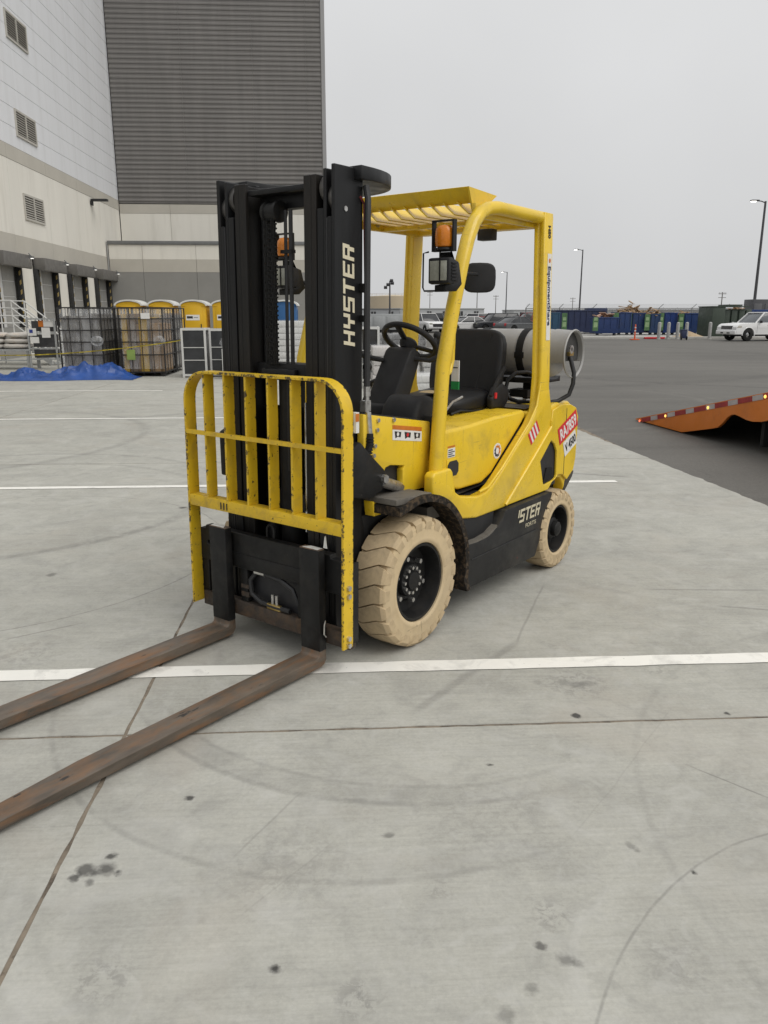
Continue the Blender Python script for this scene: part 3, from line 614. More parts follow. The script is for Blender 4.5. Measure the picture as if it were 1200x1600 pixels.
# ---- counterweight with side panels
cwp = [(-1.62, .56), (-1.66, .60), (-1.74, .585), (-1.79, .53), (-1.80, .475), (-1.93, .575), (-1.955, .62), (-1.975, .78), (-1.955, 1.0), (-1.90, 1.075), (-1.80, 1.095), (-1.62, 1.10), (-1.52, 1.08), (-1.28, 1.07), (-1.28, 1.02), (-1.52, 1.02)]
m = MB().prism(cwp, 'y', -.512, .512)
bmesh.ops.subdivide_edges(m.bm, edges=[e for e in m.bm.edges if abs(e.verts[0].co.y - e.verts[1].co.y) > .5], cuts=9)
for v in m.bm.verts:
    if v.co.x < -1.85: v.co.x += .10 * (abs(v.co.y) / .512) ** 3 * min(1, (-1.85 - v.co.x) / .08)
m.build('counterweight', yellow, FL, bevel=.022, seg=3, bang=40)
for s in (1, -1):
    outer = [(-.955, .545), (-1.515, .545), (-1.57, .585), (-1.66, .622), (-1.735, .61), (-1.80, .565), (-1.90, .62), (-1.925, .70), (-1.930, .98), (-1.89, 1.045), (-1.80, 1.075), (-1.66, 1.085), (-1.53, 1.06), (-1.515, .955), (-1.33, .812)]
    hole = [(-1.530, .868), (-1.585, .835), (-1.622, .785), (-1.632, .625), (-1.615, .596), (-1.46, .585), (-1.438, .60), (-1.385, .75)]
    MB().prism(outer, 'y', s * .514, s * .531, holes=[hole]).build('side_panel', yellow, FL, bevel=.004, seg=1)
    MB().prism([(-1.37, .56), (-1.65, .56), (-1.65, .885), (-1.37, .885)], 'y', s * .40, s * .5125).build('vent_recess', black_dec, FL)
    MB().prism([(-1.46, .60), (-1.60, .61), (-1.58, .68), (-1.50, .69)], 'y', s * .513, s * .522).build('vent_hose', rubber, FL)
    MB().prism([(-1.736, .61), (-1.743, .61), (-1.743, 1.05), (-1.736, 1.06)], 'y', s * .5305, s * .5318).build('panel_seam', black_dec, FL)
MB().prism([(-1.56, .50), (-1.62, .545), (-1.66, .59), (-1.74, .575), (-1.79, .52), (-1.80, .45), (-1.70, .40), (-1.56, .40)], 'y', -.44, .44).build('tail_chassis', black_steel, FL)
MB().prism([(-1.797, .462), (-1.93, .562), (-1.955, .60), (-1.90, .62), (-1.80, .55)], 'y', -.513, .513).build('scraped_edge', mat('scraped_dark_edge', (.05, .045, .04), .8, var=.3, dirt=((.45, .30, .03), .62, .68, 22, .8)), FL, bevel=.006)
# fleet number stickers on the counterweight side, slanting up to the rear
ux = Vector((-.306, 0, .122)).normalized(); uz = Vector((.122, 0, .306)).normalized()
def slab_sticker(name, o, lw, lh, y, mt, th=.0016):
    o = Vector(o); m = MB(); q = []
    for yy in (y, y + th):
        for a, b in ((0, 0), (lw, 0), (lw, lh), (0, lh)):
            p = o + ux * a + uz * b; q.append((p.x, yy, p.z))
    m.faces(q, [(0, 1, 2, 3), (4, 5, 6, 7), (0, 1, 5, 4), (1, 2, 6, 5), (2, 3, 7, 6), (3, 0, 4, 7)]); return m.build(name, mt, FL)
slab_sticker('fleet_sticker', (-1.655, 0, .818), .290, .118, .5325, red_dec)
text_part('RA7859', .108, (-1.664, .5348, .846), ux, uz, white_dec, FL, bold=.0028, sx=.72)
slab_sticker('capacity_sticker', (-1.742, 0, .730), .195, .104, .5325, white_dec)
text_part('V 4500', .080, (-1.752, .5348, .760), ux, uz, black_dec, FL, bold=.0022, sx=.72)
# red and white striped notice on the sweep
dd = Vector((-.35, 0, .25)).normalized(); dn = Vector((.25, 0, .35)).normalized()
for k in range(7):
    o_ = Vector((-1.235, 0, .875)) + dd * (.019 * k); q = []
    for yy in (.5362, .5374):
        for a, b in ((0, 0), (.019, 0), (.019, .085), (0, .085)):
            p = o_ + dd * a + dn * b; q.append((p.x, yy, p.z))
    m = MB(); m.faces(q, [(0, 1, 2, 3), (4, 5, 6, 7), (0, 1, 5, 4), (1, 2, 6, 5), (2, 3, 7, 6), (3, 0, 4, 7)]); m.build('notice_stripe', white_dec if k % 2 else red_dec, FL)

# ---- cowl
cw_ = [(.272, 1.205), (-.285, 1.112), (-.285, .762), (-.045, .775), (-.042, .895), (-.06, .912), (.06, .932), (.10, .925), (.14, .86), (.272, 1.0)]
for s in (1, -1):
    MB().prism(cw_, 'y', s * .385, s * .425).build('cowl_side', yellow, FL, bevel=.006)
    MB().prism([(.10, .93), (-.05, .93), (-.05, .765), (.12, .765)], 'y', s * .30, s * .384).build('cowl_recess', black_dec, FL)
    MB().prism([(.21, .775), (.10, .775), (.11, .70), (.20, .70)], 'y', s * .372, s * .43).build('axle_bracket', yellow, FL, bevel=.004)
for p in ((.165, 1.165), (.04, 1.155), (.172, 1.12), (.19, 1.045), (.20, 1.0)): bolt((p[0], .425, p[1]), (0, 1, 0), .011, .010, FL)
MB().prism([(.275, 1.212), (-.275, 1.122), (-.275, 1.095), (.275, 1.185)], 'y', -.384, .384).build('floor_cover', blk_plastic, FL, bevel=.004)
MB().prism([(-.20, .67), (-.44, .67), (-.44, .60), (-.20, .60)], 'y', -.47, .47).build('floor_plate', plate_m, FL)
# warning label on the cowl
MB().prism([(.046, 1.108), (-.205, 1.070), (-.205, 1.018), (.046, 1.056)], 'y', .4252, .4266).build('warning_label', white_dec, FL)
MB().prism([(.046, 1.130), (-.205, 1.092), (-.205, 1.0705), (.046, 1.1085)], 'y', .4252, .4266).build('warning_label', org_dec, FL)
for k in range(3):
    x0 = .03 - k * .083; z0 = 1.098 - k * .0126
    MB().prism([(x0, z0), (x0 - .028, z0 - .006), (x0 - .055, z0 - .010), (x0 - .050, z0 - .036), (x0 - .026, z0 - .030), (x0 - .006, z0 - .036)], 'y', .4268, .4276).build('label_pictogram', black_dec, FL)
    MB().lathe([(.010, .4278), (.010, .4284)], 10, 'y', o=(x0 - .026, 0, z0 - .018)).build('label_pictogram', red_dec if k == 1 else white_dec, FL)
# ---- black tilt bracket beside the mast
for s in (1, -1):
    MB().prism([(.385, 1.06), (.33, 1.085), (.26, 1.02), (.15, .93), (.125, .88), (.15, .835), (.26, .80), (.385, .83)], 'y', s * .405, s * .455).build('mast_bracket', black_steel, FL, bevel=.008)
    bolt((.16, s * .455, .885), (0, s, 0), .022, .02, FL)
    MB().cyl((.16, s * .44, .87), (-.05, s * .40, .80), .028, 12).build('tilt_cylinder', steel, FL)
    MB().prism([(.40, .78), (.22, .70), (.16, .45), (.20, .30), (.40, .30)], 'y', s * .33, s * .372).build('mast_mount', black_steel, FL, bevel=.006)

# ---- mast
def rails(name, y0, y1, web, x0, x1, z0, z1, mt, cut):
    for s in (1, -1):
        m = MB()
        m.box(x0, x1, s * (y1 - web), s * y1, z0, z1)                     # web
        m.box(x1 - .024, x1, s * y0, s * (y1 - web - .0005), z0, z1 - cut)   # front flange
        m.box(x0, x0 + .024, s * y0, s * (y1 - web - .0005), z0, z1)
        m.shear(K).build(name, mt, FL, bevel=.003, seg=1)
rails('outer_mast_rail', .330, .374, .020, .238, .432, .14, 2.275, black_mast, .21)
rails('middle_mast_rail', .268, .322, .018, .246, .428, .14, 2.262, black_mast, .16)
rails('inner_mast_rail', .185, .260, .030, .254, .424, .14, 2.245, grease, .0)
for s in (1, -1):
    for y, z in ((.340, 2.145), (.290, 2.185)):
        MB().lathe([(.02, -.016), (.058, -.016), (.062, -.010), (.062, .010), (.058, .016), (.02, .016)], 24, 'y', o=(.36, s * y, z)).shear(K).build('mast_roller', mat('roller_steel', (.09, .085, .08), .4, metal=.6), FL)
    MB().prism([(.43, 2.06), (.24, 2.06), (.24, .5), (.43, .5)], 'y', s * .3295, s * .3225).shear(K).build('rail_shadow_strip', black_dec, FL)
MB().box(.27, .33, -.184, .184, 2.13, 2.225).box(.33, .41, -.184, .184, 2.19, 2.215).shear(K).build('top_crossmember', black_mast, FL, bevel=.006)
MB().box(.26, .38, -.184, .184, 1.345, 1.425).box(.38, .41, -.12, .10, 1.36, 1.40).shear(K).build('middle_crossmember', black_steel, FL, bevel=.006)
for z0_, z1_ in ((.62, .78), (.18, .30)): MB().box(.26, .33, -.184, .184, z0_, z1_).shear(K).build('lower_crossmember', black_steel, FL, bevel=.006)
# curved tie plate on top
m = MB(); o_, i_ = [], []
for k in range(25):
    a = R(-90 + 180 * k / 24); ca = math.cos(a); sa = math.sin(a)
    o_.append((.30 - .44 * abs(ca) ** .75, .415 * math.copysign(abs(sa) ** .75, sa))); i_.append((.30 - .30 * abs(ca) ** .8, .30 * math.copysign(abs(sa) ** .8, sa)))
m.prism(o_ + [(.30, .378)] + i_[::-1] + [(.30, -.378)], 'z', 2.225, 2.283)
m.shear(K).build('mast_tie_plate', black_mast, FL, bevel=.005, seg=2)
# chains, cylinders, hoses between the rails
def chain(y, x):
    m = MB(); z = 1.42; k = 0
    while z < 2.10:
        wd = .011 if k % 2 else .016
        for dy in (-wd, -wd * .3, wd * .4): m.box(x - .007, x + .007, y + dy - .0018, y + dy + .0018, z, z + .026)
        m.cyl((x, y - .018, z + .004), (x, y + .018, z + .004), .0045, 6); z += .0205; k += 1
    m.shear(K).build('lift_chain', black_steel, FL)
chain(-.075, .395); chain(-.030, .395)
MB().lathe([(.015, -.045), (.048, -.045), (.05, -.03), (.043, -.028), (.043, .028), (.05, .03), (.048, .045), (.015, .045)], 24, 'y', o=(.37, -.052, 2.115)).shear(K).build('chain_sheave', black_steel, FL)
MB().cyl((.34, -.125, .30), (.34, -.125, 2.12), .030, 14).shear(K).build('lift_cylinder', black_mast, FL)
MB().cyl((.30, -.02, .30), (.30, -.02, 1.36), .065, 18).shear(K).build('free_lift_cylinder', black_steel, FL)
MB().cyl((.36, .012, .9), (.36, .012, 2.12), .0085, 8).shear(K).build('hydraulic_hose', hose_m, FL)
MB().cyl((.36, .045, .9), (.36, .045, 2.12), .0105, 8).shear(K).build('hydraulic_hose', hose_m, FL)
MB().box(.345, .375, -.01, .06, 1.93, 1.945).shear(K).build('hose_clamp', black_steel, FL)
MB().cyl((.40, .16, .62), (.40, .16, 1.25), .006, 8).shear(K).build('chrome_rod', chrome, FL)
# side hose and pipe outside the near rail
MB().tube([(.20, .39, 2.205), (.205, .405, 2.15), (.222, .415, 2.0), (.232, .418, 1.7), (.236, .418, 1.33)], .015, 10).build('mast_hose', hose_m, FL)
MB().cyl((.236, .418, 1.33), (.236, .418, 1.285), .017, 8).box(.222, .262, .398, .430, 1.215, 1.265).cyl((.236, .418, 1.285), (.236, .418, 1.19), .011, 8).cyl((.236, .425, 1.21), (.232, .43, 1.11), .014, 8).build('hose_fitting', steel, FL)
MB().tube([(.232, .43, 1.11), (.236, .435, 1.06), (.262, .43, 1.0), (.29, .42, .93)], .018, 10).build('corrugated_hose', rubber, FL)
for k in range(9):
    z = 1.09 - .014 * k; MB().lathe([(.0185, -.003), (.0215, 0), (.0185, .003)], 12, 'z', o=(.236 + .0022 * k * (k > 3), .434, z)).build('hose_rib', rubber, FL)
for z0_, z1_ in ((1.75, 1.79), (1.62, 1.65)): MB().box(.205, .235, .376, .395, z0_, z1_).build('hose_bracket', black_steel, FL)
MB().tube([(.225, .376, 2.16), (.20, .38, 2.13), (.196, .382, 1.6)], .006, 6).build('red_wire', mat('red_wire', (.16, .02, .02), .5), FL)
bolt((.36 - K * 2.1, .3742, 2.1), (0, 1, 0), .012, .004, FL)
# HYSTER reading upwards on the rail side
block_word('HYSTER', .078, .445, (.270, .3748, 1.512), (0, 0, 1), (1, 0, 0), cream_dec, FL, slant=.14)

# ---- carriage, load backrest and forks
CX = .500
up_bar = [(-.52, .385), (-.52, .555), (-.48, .555), (-.475, .575), (-.43, .575), (-.425, .555), (-.40, .555), (-.395, .570), (.395, .570), (.40, .552), (.46, .552), (.465, .540), (.52, .540), (.52, .385)]
MB().prism(up_bar, 'x', .455, CX, holes=[[(-.465, .475), (-.465, .49), (-.44, .50), (-.425, .49), (-.425, .475), (-.445, .468)]]).shear(K).build('upper_carriage_bar', black_steel, FL, bevel=.003, seg=1)
MB().box(.44, .505, -.37, .37, .395, .465).shear(K).build('carriage_ledge', black_steel, FL, bevel=.005)
MB().box(.452, CX, -.515, .515, .125, .205).shear(K).build('lower_carriage_bar', rust_bar, FL, bevel=.005)
for y in (-.495, -.20, .20, .495): MB().box(.455, .492, y - .025, y + .025, .2055, .3845).shear(K).build('carriage_upright', black_steel, FL, bevel=.003)
MB().box(.43, .454, -.24, .24, .13, .54).shear(K).build('carriage_plate', black_dec, FL)
MB().tube([(.47, -.13, .37), (.485, -.16, .33), (.487, -.15, .26), (.487, -.08, .225), (.487, .02, .222), (.487, .12, .222)], .013, 8).shear(K).build('carriage_hose', hose_m, FL)
MB().tube([(.485, -.06, .385), (.487, .06, .372), (.487, .14, .34), (.485, .175, .27)], .013, 8).shear(K).build('carriage_hose', hose_m, FL)
for p_, q_, r_ in (((.487, -.12, .383), (.487, -.05, .383), .014), ((.487, .0, .285), (.487, .0, .222), .008), ((.487, .028, .285), (.487, .028, .222), .008)): MB().cyl(p_, q_, r_, 8).shear(K).build('hose_fitting', steel, FL)
MB().box(.478, .498, -.035, .06, .206, .236).shear(K).build('hose_fitting', brass, FL, bevel=.004)
MB().tube([(.47, -.045, .575), (.47, -.045, .62), (.47, -.03, .64), (.47, -.012, .64), (.47, .002, .62), (.47, .002, .575)], .007, 8).shear(K).build('lifting_eye', black_steel, FL)
for z0_, z1_ in ((.235, .26), (.28, .30)): MB().box(.46, .495, -.22, -.165, z0_, z1_).shear(K).build('stop_block', rust_bar, FL)
for s in (1, -1):
    yc = s * .317; m = MB()
    prof = [(.508, .602), (.549, .602), (.552, .09), (.556, .077), (.568, .070), (1.75, .069), (2.30, .052), (2.345, .040), (2.35, .030), (2.34, .022), (.545, .020), (.522, .028), (.508, .050)]
    m.prism(prof, 'y', yc - .06, yc + .06)
    for v in m.bm.verts:
        if v.co.x > 2.0: v.co.y = yc + (v.co.y - yc) * (1 - .35 * (v.co.x - 2.0) / .35)
    fk = m.shear(0).build('fork', fork_mat, FL, bevel=.0025)
    fk['label'] = 'long rusty fork blade'
    MB().prism([(.5072, .1), (.5072, .599), (.5512, .599), (.5538, .1)], 'y', yc - .0612, yc + .0612).build('fork_shank_paint', black_steel, fk, bevel=.003)
    MB().prism([(.512, yc - s * .02), (.545, yc - s * .045), (.546, yc + s * .05), (.515, yc + s * .055)], 'z', .6025, .6040).build('paint_mark', white_pt, fk)
MB().prism([(.372, .605), (.395, .605), (.388, .665), (.381, .66)], 'x', .508, .51).shear(0).build('fork_pin_tag', white_pt, FL)
MB().tube([(.52, .385, .25), (.535, .392, .235), (.54, .394, .19), (.52, .388, .17)], .004, 6).build('pin_wire', steel, FL)
# load backrest
X0, X1, WB, HB, RB = .494, .5635, .531, 1.383, .15
path = [(-WB, .15), (-WB, HB - RB)] + [(-WB + RB - RB * math.cos(R(a)), HB - RB + RB * math.sin(R(a))) for a in range(12, 90, 12)] + [(-WB + RB, HB), (WB - RB, HB)] + [(WB - RB + RB * math.sin(R(a)), HB - RB + RB * math.cos(R(a))) for a in range(12, 90, 12)] + [(WB, HB - RB), (WB, .15)]
T_ = .013
def inset(p, d):
    y, z = p; cy = max(-WB + RB, min(WB - RB, y)); cz = min(HB - RB, z); v = Vector((y - cy, z - cz))
    if v.length < 1e-6: return (y, z - d)
    v.normalize(); return (y - v.x * d, z - v.y * d)
LB = MB().prism(path + [inset(p, T_) for p in reversed(path)], 'x', X0, X1).shear(K).build('backrest_frame', yellow_worn, FL, bevel=.0015, seg=1)
for y in (-.377, -.229, -.080, .069, .218, .367): MB().box(X0 + .004, X1 - .004, y - .006, y + .006, .7485, HB - T_ - .0005).shear(K).build('backrest_bar', yellow_worn, FL)
MB().box(X1 - .016, X1 + .002, -WB + T_, WB - T_, 1.066, 1.086).shear(K).build('backrest_rail', yellow_rail, FL)
MB().box(X1 - .062, X1 - .002, -WB + T_, WB - T_, .690, .748).shear(K).build('backrest_rail', yellow_rail, FL, bevel=.003)
for s in (1, -1):
    for z in (.445, .405, .20, .165): bolt((.53 - K * z, s * WB, z), (0, s, 0), .013, .012, FL)
    MB().box(.452, .494, s * .516, s * .528, .16, .55).shear(K).build('backrest_bracket', black_steel, FL)
MB().box(.475, .497, .5452, .5468, 1.20, 1.235).shear(K).build('backrest_label', org_dec, FL)
MB().box(.472, .493, .520, .5449, 1.15, 1.24).shear(K).build('backrest_label_plate', white_dec, FL)
for k, z in enumerate((.725, .725, .725)): MB().box(X1 - .0015, X1 + .0008, -.28 + .022 * k, -.274 + .022 * k, .70, .735).shear(K).build('paint_stroke', black_dec, FL)

# ---- overhead guard
for s in (1, -1):
    MB().tube([(-.245, s * .487, .83), (-.305, s * .485, 1.405), (-.397, s * .48, 1.69), (-.475, s * .476, 1.90), (-.535, s * .473, 2.03), (-.59, s * .47, 2.11), (-.655, s * .468, 2.165), (-.73, s * .466, 2.195), (-.84, s * .465, 2.21), (-1.46, s * .462, 2.207)], .038, 14, h=.036).build('guard_leg', yellow, FL, smooth=60)
    # rear post: ribbed box section leaning outwards at the foot
    m = MB()
    sec = [(-1.345, -.035), (-1.345, -.012), (-1.353, -.006), (-1.353, .004), (-1.345, .010), (-1.345, .026), (-1.352, .034), (-1.452, .034), (-1.458, .028), (-1.458, -.030), (-1.452, -.035)]
    rr_ = [m.bm.verts.new((-1.30 + (x + 1.345) * 1.45, s * (.505 + t * .80), 1.08)) for x, t in sec]; r0 = [m.bm.verts.new((x + .012, s * (.503 + t), 1.28)) for x, t in sec]; r1 = [m.bm.verts.new((x, s * (.468 + t), 2.235)) for x, t in sec]
    for k in range(len(sec)):
        j = (k + 1) % len(sec); m.bm.faces.new((r0[k], r0[j], r1[j], r1[k])); m.bm.faces.new((rr_[k], rr_[j], r0[j], r0[k]))
    m.bm.faces.new(rr_); m.bm.faces.new(r1); m.build('guard_post', yellow, FL, bevel=.003, seg=1)
    MB().box(-.66, -1.40, s * .414, s * .440, 2.150, 2.222).build('guard_side_rail', yellow, FL, bevel=.004)
MB().prism([(-.705, 2.226), (-.632, 2.300), (-.645, 2.303), (-.718, 2.231)], 'y', -.44, .40).build('guard_front_plate', yellow, FL, bevel=.003)
MB().prism([(-.632, 2.300), (-.93, 2.285), (-.70, 2.15)], 'y', .4005, .412).build('guard_gusset', yellow, FL)
for k in range(9):
    y = -.36 + k * .088; MB().obox((-1.02, y, 2.205), (.67, .007, .098), Matrix.Rotation(R(50), 3, 'X')).build('guard_slat', yellow, FL)
MB().box(-.98, -1.02, -.414, .414, 2.150, 2.176).build('guard_cross_bar', yellow, FL, bevel=.003)
MB().box(-1.361, -1.455, -.425, .425, 2.155, 2.225).build('guard_rear_bar', yellow, FL, bevel=.004)
for x in (-.92, -1.16): bolt((x, -.414, 2.185), (0, 1, 0), .014, .014, FL)
for z in (1.72, 1.66): bolt((-1.344, -.47, z), (1, 0, 0), .006, .004, FL, black_steel)
# sticker on the rear post, lettering runs down
def postY(z): return .505 + (.468 - .505) * (z - 1.24) / (2.235 - 1.24) + .0345
m = MB(); q = []
for th in (0, .0014):
    for x, z in ((-1.385, 2.005), (-1.437, 2.005), (-1.43, 1.50), (-1.378, 1.50)): q.append((x, postY(z) + th, z))
m.faces(q, [(0, 1, 2, 3), (4, 5, 6, 7), (0, 1, 5, 4), (1, 2, 6, 5), (2, 3, 7, 6), (3, 0, 4, 7)]); m.build('post_sticker', white_dec, FL)
yd_ = Vector((0, postY(1.50) - postY(2.0), -.5)).normalized()
text_part('EquipmentShare', .052, (-1.391, postY(1.935) + .0022, 1.935), yd_, (-1, 0, 0), navy_dec, FL, bold=.0014, sx=1.02)
MB().lathe([(.013, 0), (.013, .001)], 14, 'y', o=(-1.411, postY(1.965) + .0016, 1.965)).build('sticker_emblem', org_dec, FL)
text_part('H50', .042, (-1.391, postY(2.17) + .001, 2.165), yd_, (-1, 0, 0), black_dec, FL, bold=.002)

# ---- lamps and mirror on the legs
def lamp_set(s):
    x, y = -.235, s * .53
    m = MB(); fx = x + .01
    for p, q in (((fx, y - .058, 1.955), (fx, y - .058, 2.085)), ((fx, y + .058, 1.955), (fx, y + .058, 2.085))): m.bar(p, q, .030, .008, (0, 1, 0))
    m.bar((fx, y - .062, 2.088), (fx, y + .062, 2.088), .030, .007).bar((fx, y - .062, 1.951), (fx, y + .062, 1.951), .030, .007)
    m.build('beacon_guard', black_steel, FL)
    MB().lathe([(.002, 2.072), (.034, 2.066), (.046, 2.052), (.049, 2.03), (.049, 1.985), (.046, 1.972), (.03, 1.965)], 20, 'z', o=(x, y, 0)).build('beacon_lens', amber, FL)
    MB().lathe([(.042, 1.966), (.045, 1.956), (.02, 1.953)], 18, 'z', o=(x, y, 0)).build('beacon_base', black_steel, FL)
    wl = MB().prism([(x + .055, 1.80), (x + .055, 1.915), (x + .03, 1.92), (x - .035, 1.90), (x - .045, 1.855), (x - .035, 1.81), (x + .03, 1.795)], 'y', y - .060, y + .060).build('work_lamp', blk_plastic, FL, bevel=.006)
    MB().box(x + .0555, x + .060, y - .048, y + .048, 1.812, 1.903).build('work_lamp_lens', lens, wl, bevel=.004)
    m = MB()
    m.bar((x + .063, y + .012, 1.80), (x + .063, y + .012, 1.915), .005, .005, (0, 1, 0))
    m.build('lens_bar', black_steel, wl)
    for k in range(6): MB().box(x - .01, x + .035, y + s * .060, y + s * .066, 1.815 + .015 * k, 1.822 + .015 * k).build('cooling_fin', blk_plastic, wl)
    MB().prism([(x - .02, 1.948), (x - .02, 1.92), (x - .10, 1.90), (x - .13, 1.80), (x - .08, 1.765), (x + .02, 1.76), (x + .02, 1.793), (x - .052, 1.80), (x - .055, 1.91), (x - .03, 1.948)], 'y', y - .045, y + .02).build('lamp_bracket', black_steel, FL, bevel=.003)
    m = MB(); yy = y - .085
    m.tube([(x + .06, y - .055, 1.945), (x + .06, yy, 1.94), (x + .062, yy, 1.78), (x + .05, yy, 1.765), (x + .04, y - .03, 1.765)], .0045, 6); m.build('guard_wire', black_steel, FL)
    MB().cyl((x - .10, y - .02, 1.83), (x - .19, s * .478, 1.83), .014, 8).build('lamp_clamp', black_steel, FL)
lamp_set(1); lamp_set(-1)
for s in (1,):
    o_ = []
    for k in range(24):
        a = 2 * math.pi * k / 24; ca, sa = math.cos(a), math.sin(a); o_.append((.088 * math.copysign(abs(ca) ** .55, ca), .078 * math.copysign(abs(sa) ** .55, sa)))
    m = MB().prism(o_, 'x', -.016, .016)
    m.xf(Matrix.Translation((-.71, .445, 1.845)) @ Matrix.Rotation(R(38), 4, 'Z')); mi = m.build('mirror', blk_plastic, FL, bevel=.01, seg=3)
    MB().cyl((-.46, .478, 1.86), (-.66, .46, 1.86), .010, 8).build('mirror_arm', black_steel, mi)
MB().box(-1.20, -1.27, .13, .23, 2.085, 2.15).build('dome_lamp', black_dec, FL, bevel=.006)
MB().tube([(-.395, .475, 1.66), (-.43, .455, 1.65), (-.462, .445, 1.60), (-.455, .445, 1.42), (-.42, .452, 1.36), (-.345, .475, 1.345)], .013, 8).build('grab_handle', yellow, FL, smooth=60)

# ---- driver station
MB().prism([(-.36, 1.10), (-.38, 1.17), (-.565, 1.455), (-.60, 1.475), (-.665, 1.44), (-.66, 1.40), (-.56, 1.20), (-.54, 1.10)], 'y', -.085, .10).build('steering_column', blk_plastic, FL, bevel=.014, seg=3)
MB().prism([(-.33, 1.085), (-.35, 1.165), (-.40, 1.175), (-.54, 1.15), (-.57, 1.085)], 'y', -.11, .125).build('column_boot', blk_plastic, FL, bevel=.012)
MB().prism([(-.20, 1.09), (-.24, 1.19), (-.29, 1.235), (-.36, 1.24), (-.42, 1.20), (-.43, 1.09)], 'y', .14, .38).build('dash_pod', blk_plastic, FL, bevel=.03, seg=3)
MB().box(-.284, -.31, .30, .44, .92, 1.14).build('kick_panel', blk_plastic, FL, bevel=.008)
WC = Vector((-.665, .02, 1.505)); tiltM = Matrix.Translation(WC) @ Matrix.Rotation(R(-37), 4, 'Y')
m = MB(); m.tube([(.158 * math.cos(2 * math.pi * k / 36), .158 * math.sin(2 * math.pi * k / 36), 0) for k in range(36)], .0165, 10, closed=True); m.xf(tiltM)
sw = m.build('steering_wheel', blk_plastic, FL, smooth=60)
m = MB()
for a in (0, 130, 230):
    p = Vector((.15 * math.cos(R(a)), .15 * math.sin(R(a)), -.004)); m.bar((p.x * .25, p.y * .25, -.022), p, .036, .014)
m.xf(tiltM).build('spoke', blk_plastic, sw, bevel=.004)
MB().lathe([(.002, .0), (.045, -.002), (.055, -.016), (.05, -.035), (.035, -.06), (.01, -.06)], 20, 'z').xf(tiltM).build('horn_pad', blk_plastic, sw)
MB().cyl((-.02, .155, .0), (-.02, .155, .04), .010, 8).ball((-.02, .155, .055), .022).xf(tiltM).build('spinner_knob', blk_plastic, sw)
MB().tube([(-.52, -.06, 1.40), (-.47, -.13, 1.415), (-.44, -.20, 1.45)], .014, 8, r1=.019).build('direction_lever', blk_plastic, FL)
MB().tube([(-.60, .09, 1.41), (-.65, .17, 1.40), (-.70, .23, 1.43)], .012, 8, r1=.017).build('brake_lever', blk_plastic, FL)
MB().cyl((.20, .21, 1.40), (.16, .32, 1.41), .013, 8).ball((.14, .345, 1.412), .024).cyl((.20, .21, 1.35), (.20, .21, 1.45), .012, 8).build('mast_hose_union', black_steel, FL)
MB().tube([(-.60, -.30, 1.09), (-.64, -.24, 1.26), (-.72, -.18, 1.30), (-.80, -.16, 1.29)], .012, 8).build('control_lever', blk_plastic, FL)
MB().tube([(-.55, .28, 1.06), (-.70, .30, 1.17), (-.80, .30, 1.19)], .007, 6).build('parking_brake', steel, FL)
# seat
def cushion(name, sx_, sy_, sz_, M, mt, p=4.0, wing=0):
    m = MB(); bmesh.ops.create_uvsphere(m.bm, u_segments=32, v_segments=18, radius=1)
    for v in m.bm.verts:
        c = v.co.copy(); n_ = (abs(c.x) ** p + abs(c.y) ** p + abs(c.z) ** p) ** (1 / p); c /= n_
        c = Vector((c.x * sx_, c.y * sy_, c.z * sz_))
        if wing: c.x += wing * (abs(c.y) / sy_) ** 2
        v.co = c
    return m.xf(M).build(name, mt, FL, smooth=80)
Mb = Matrix.Translation((-1.345, .015, 1.325)) @ Matrix.Rotation(R(-11), 4, 'Y')
sb = cushion('seat_back', .055, .265, .24, Mb, vinyl, 4.5, .035)
for s in (1, -1):
    m = MB().tube([(.062, s * .17, .20), (.060, s * .155, .10), (.058, s * .12, -.02), (.058, s * .10, -.14), (.058, s * .105, -.21)], .005, 6); m.xf(Mb).build('piping', vinyl, sb)
cushion('seat_cushion', .27, .235, .065, Matrix.Translation((-1.06, .01, 1.125)) @ Matrix.Rotation(R(4), 4, 'Y'), vinyl, 4, 0)
MB().box(-.80, -1.32, -.18, .20, 1.062, 1.075).box(-.85, -1.25, -.15, .17, 1.0755, 1.10).build('seat_suspension', black_steel, FL, bevel=.004)
MB().tube([(-.83, .20, 1.075), (-.80, .23, 1.085), (-.86, .25, 1.10), (-1.0, .255, 1.085), (-1.15, .25, 1.08)], .008, 6).build('seat_adjuster', black_steel, FL)
hb = MB().prism([(-1.16, 1.09), (-1.15, 1.15), (-1.20, 1.215), (-1.29, 1.235), (-1.36, 1.20), (-1.37, 1.13), (-1.32, 1.08)], 'y', .255, .30).build('seat_hinge_cover', blk_plastic, FL, bevel=.014, seg=3)
MB().box(-1.175, -1.195, .3005, .309, 1.150, 1.185).build('belt_release', red_dec, hb)
MB().bar((-1.16, .285, 1.16), (-1.32, .285, 1.335), .022, .03).build('hip_restraint', blk_plastic, FL, bevel=.006)
MB().prism([(-.86, 1.192), (-.90, 1.198), (-.98, 1.196), (-.90, 1.193)], 'y', -.05, .09).build('seat_tear', mat('foam', (.45, .35, .2), .9), FL)
tg = MB().box(-.512, -.518, .405, .452, 1.305, 1.415).build('inspection_tag', white_dec, FL)
MB().box(-.511, -.519, .4045, .4525, 1.262, 1.3045).build('tag_band', green_dec, tg)
MB().box(-.5105, -.5118, .412, .445, 1.375, 1.380).build('tag_line', black_dec, tg)

